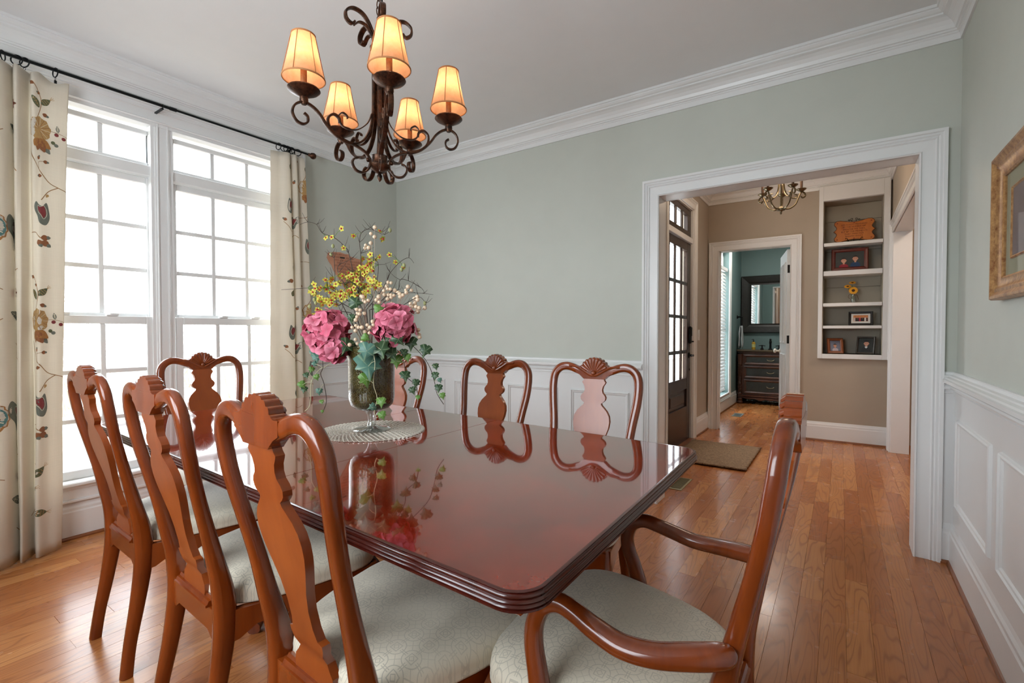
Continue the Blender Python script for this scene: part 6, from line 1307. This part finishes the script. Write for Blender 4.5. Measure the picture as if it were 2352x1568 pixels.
RBt = [(1.895, -3.450), (1.93, -3.428), (1.975, -3.410), (2.020, -3.385), (2.060, -3.372), (2.085, -3.395), (2.082, -3.445), (2.092, -3.45), (2.103, -3.40), (2.122, -3.372), (2.142, -3.390), (2.144, -3.44), (2.158, -3.43), (2.190, -3.405), (2.235, -3.392)]
curtain('cream embroidered curtain at the right side of the window', RT, RBt, lambda f: 2.478, 0.012, motif_right)

# ------------------------------------------------------------------ wall pieces
gp = thing('wall_picture', 'gold framed picture hanging on the right wall', 'picture', (XR - 0.001, 2.06, 1.268))
gw, gh = 0.70, 0.500
MB().mould([(0, 0.27, 0.078), (0, -0.27, 0.078), (0, -0.27, gh - 0.078), (0, 0.27, gh - 0.078)], [(0, 0), (0, 0.014), (0.006, 0.018), (0.012, 0.016), (0.030, 0.020), (0.042, 0.028), (0.052, 0.026), (0.066, 0.036), (0.074, 0.036), (0.078, 0.030), (0.078, 0.0)], (-1, 0, 0), closed=True, flip=True).build('frame', M['gold'], gp, smooth=True, autos=35)
MB().box((-0.008, -0.275, 0.07), (-0.002, 0.275, gh - 0.07)).build('mat_board', paint('green_grey_mat', (150, 156, 132), 0.7), gp)
MB().mould([(-0.008, 0.19, 0.14), (-0.008, -0.19, 0.14), (-0.008, -0.19, gh - 0.14), (-0.008, 0.19, gh - 0.14)], [(0, 0), (0, 0.002), (0.006, 0.006), (0.010, 0.003), (0.010, 0)], (-1, 0, 0), closed=True, flip=True).build('fillet', M['gold'], gp)
MB().box((-0.0095, -0.19, 0.14), (-0.008, 0.19, gh - 0.14)).build('print', paint('dusky_print', (84, 78, 92), 0.6, var=0.3, scale=10), gp)
MB().box((-0.0125, -0.272, 0.076), (-0.0115, 0.272, gh - 0.076)).build('picture_glass', M['pane'], gp)
SCO = [(0.0, 0.0), (0.012, 0.040), (0.055, 0.052), (0.125, 0.058), (0.175, 0.048), (0.205, 0.052), (0.225, 0.035), (0.265, 0.028), (0.330, 0.020), (0.420, -0.085), (0.395, -0.115), (0.375, -0.150), (0.345, -0.185), (0.305, -0.215), (0.275, -0.245), (0.245, -0.275), (0.215, -0.290), (0.185, -0.262), (0.160, -0.225), (0.130, -0.185), (0.095, -0.145), (0.062, -0.100), (0.045, -0.060), (0.020, -0.035)]
sg = thing('wall_sign', 'brown wooden state-shaped sign with small name blocks behind the flowers', 'sign', (XL + 0.001, 2.44, 1.775))
sw_ = wood('sign_wood', (214, 156, 126), (196, 134, 104), 0.5, 0.1)
MB().prism([(y_ , z_) for y_, z_ in SCO], 'x', 0.0, 0.012).build('sign_board', sw_, sg)
def pin(y_, z_):
    c = False; n = len(SCO)
    for i in range(n):
        (x1_, y1_), (x2_, y2_) = SCO[i], SCO[(i + 1) % n]
        if (y1_ > z_) != (y2_ > z_) and y_ < (x2_ - x1_) * (z_ - y1_) / (y2_ - y1_) + x1_: c = not c
    return c
blk = 0; brn = wood('block_wood', (196, 132, 100), (168, 104, 76), 0.45, 0.1)
for r_ in range(13):
    z0 = 0.030 - r_ * 0.024; y0 = 0.012 + (r_ % 2) * 0.022
    while y0 < 0.42:
        w = (0.040, 0.034, 0.046)[(r_ * 3 + blk) % 3]
        if all(pin(yy, zz) for yy in (y0 - 0.004, y0 + w + 0.004) for zz in (z0 - 0.004, z0 + 0.018)):
            MB().cbox((0.012, y0, z0), (0.0165, y0 + w, z0 + 0.0145), 0.0012).build('name_block', paint('dark_block', (46, 34, 28), 0.5) if blk == 5 else brn, sg); blk += 1
        y0 += w + 0.006
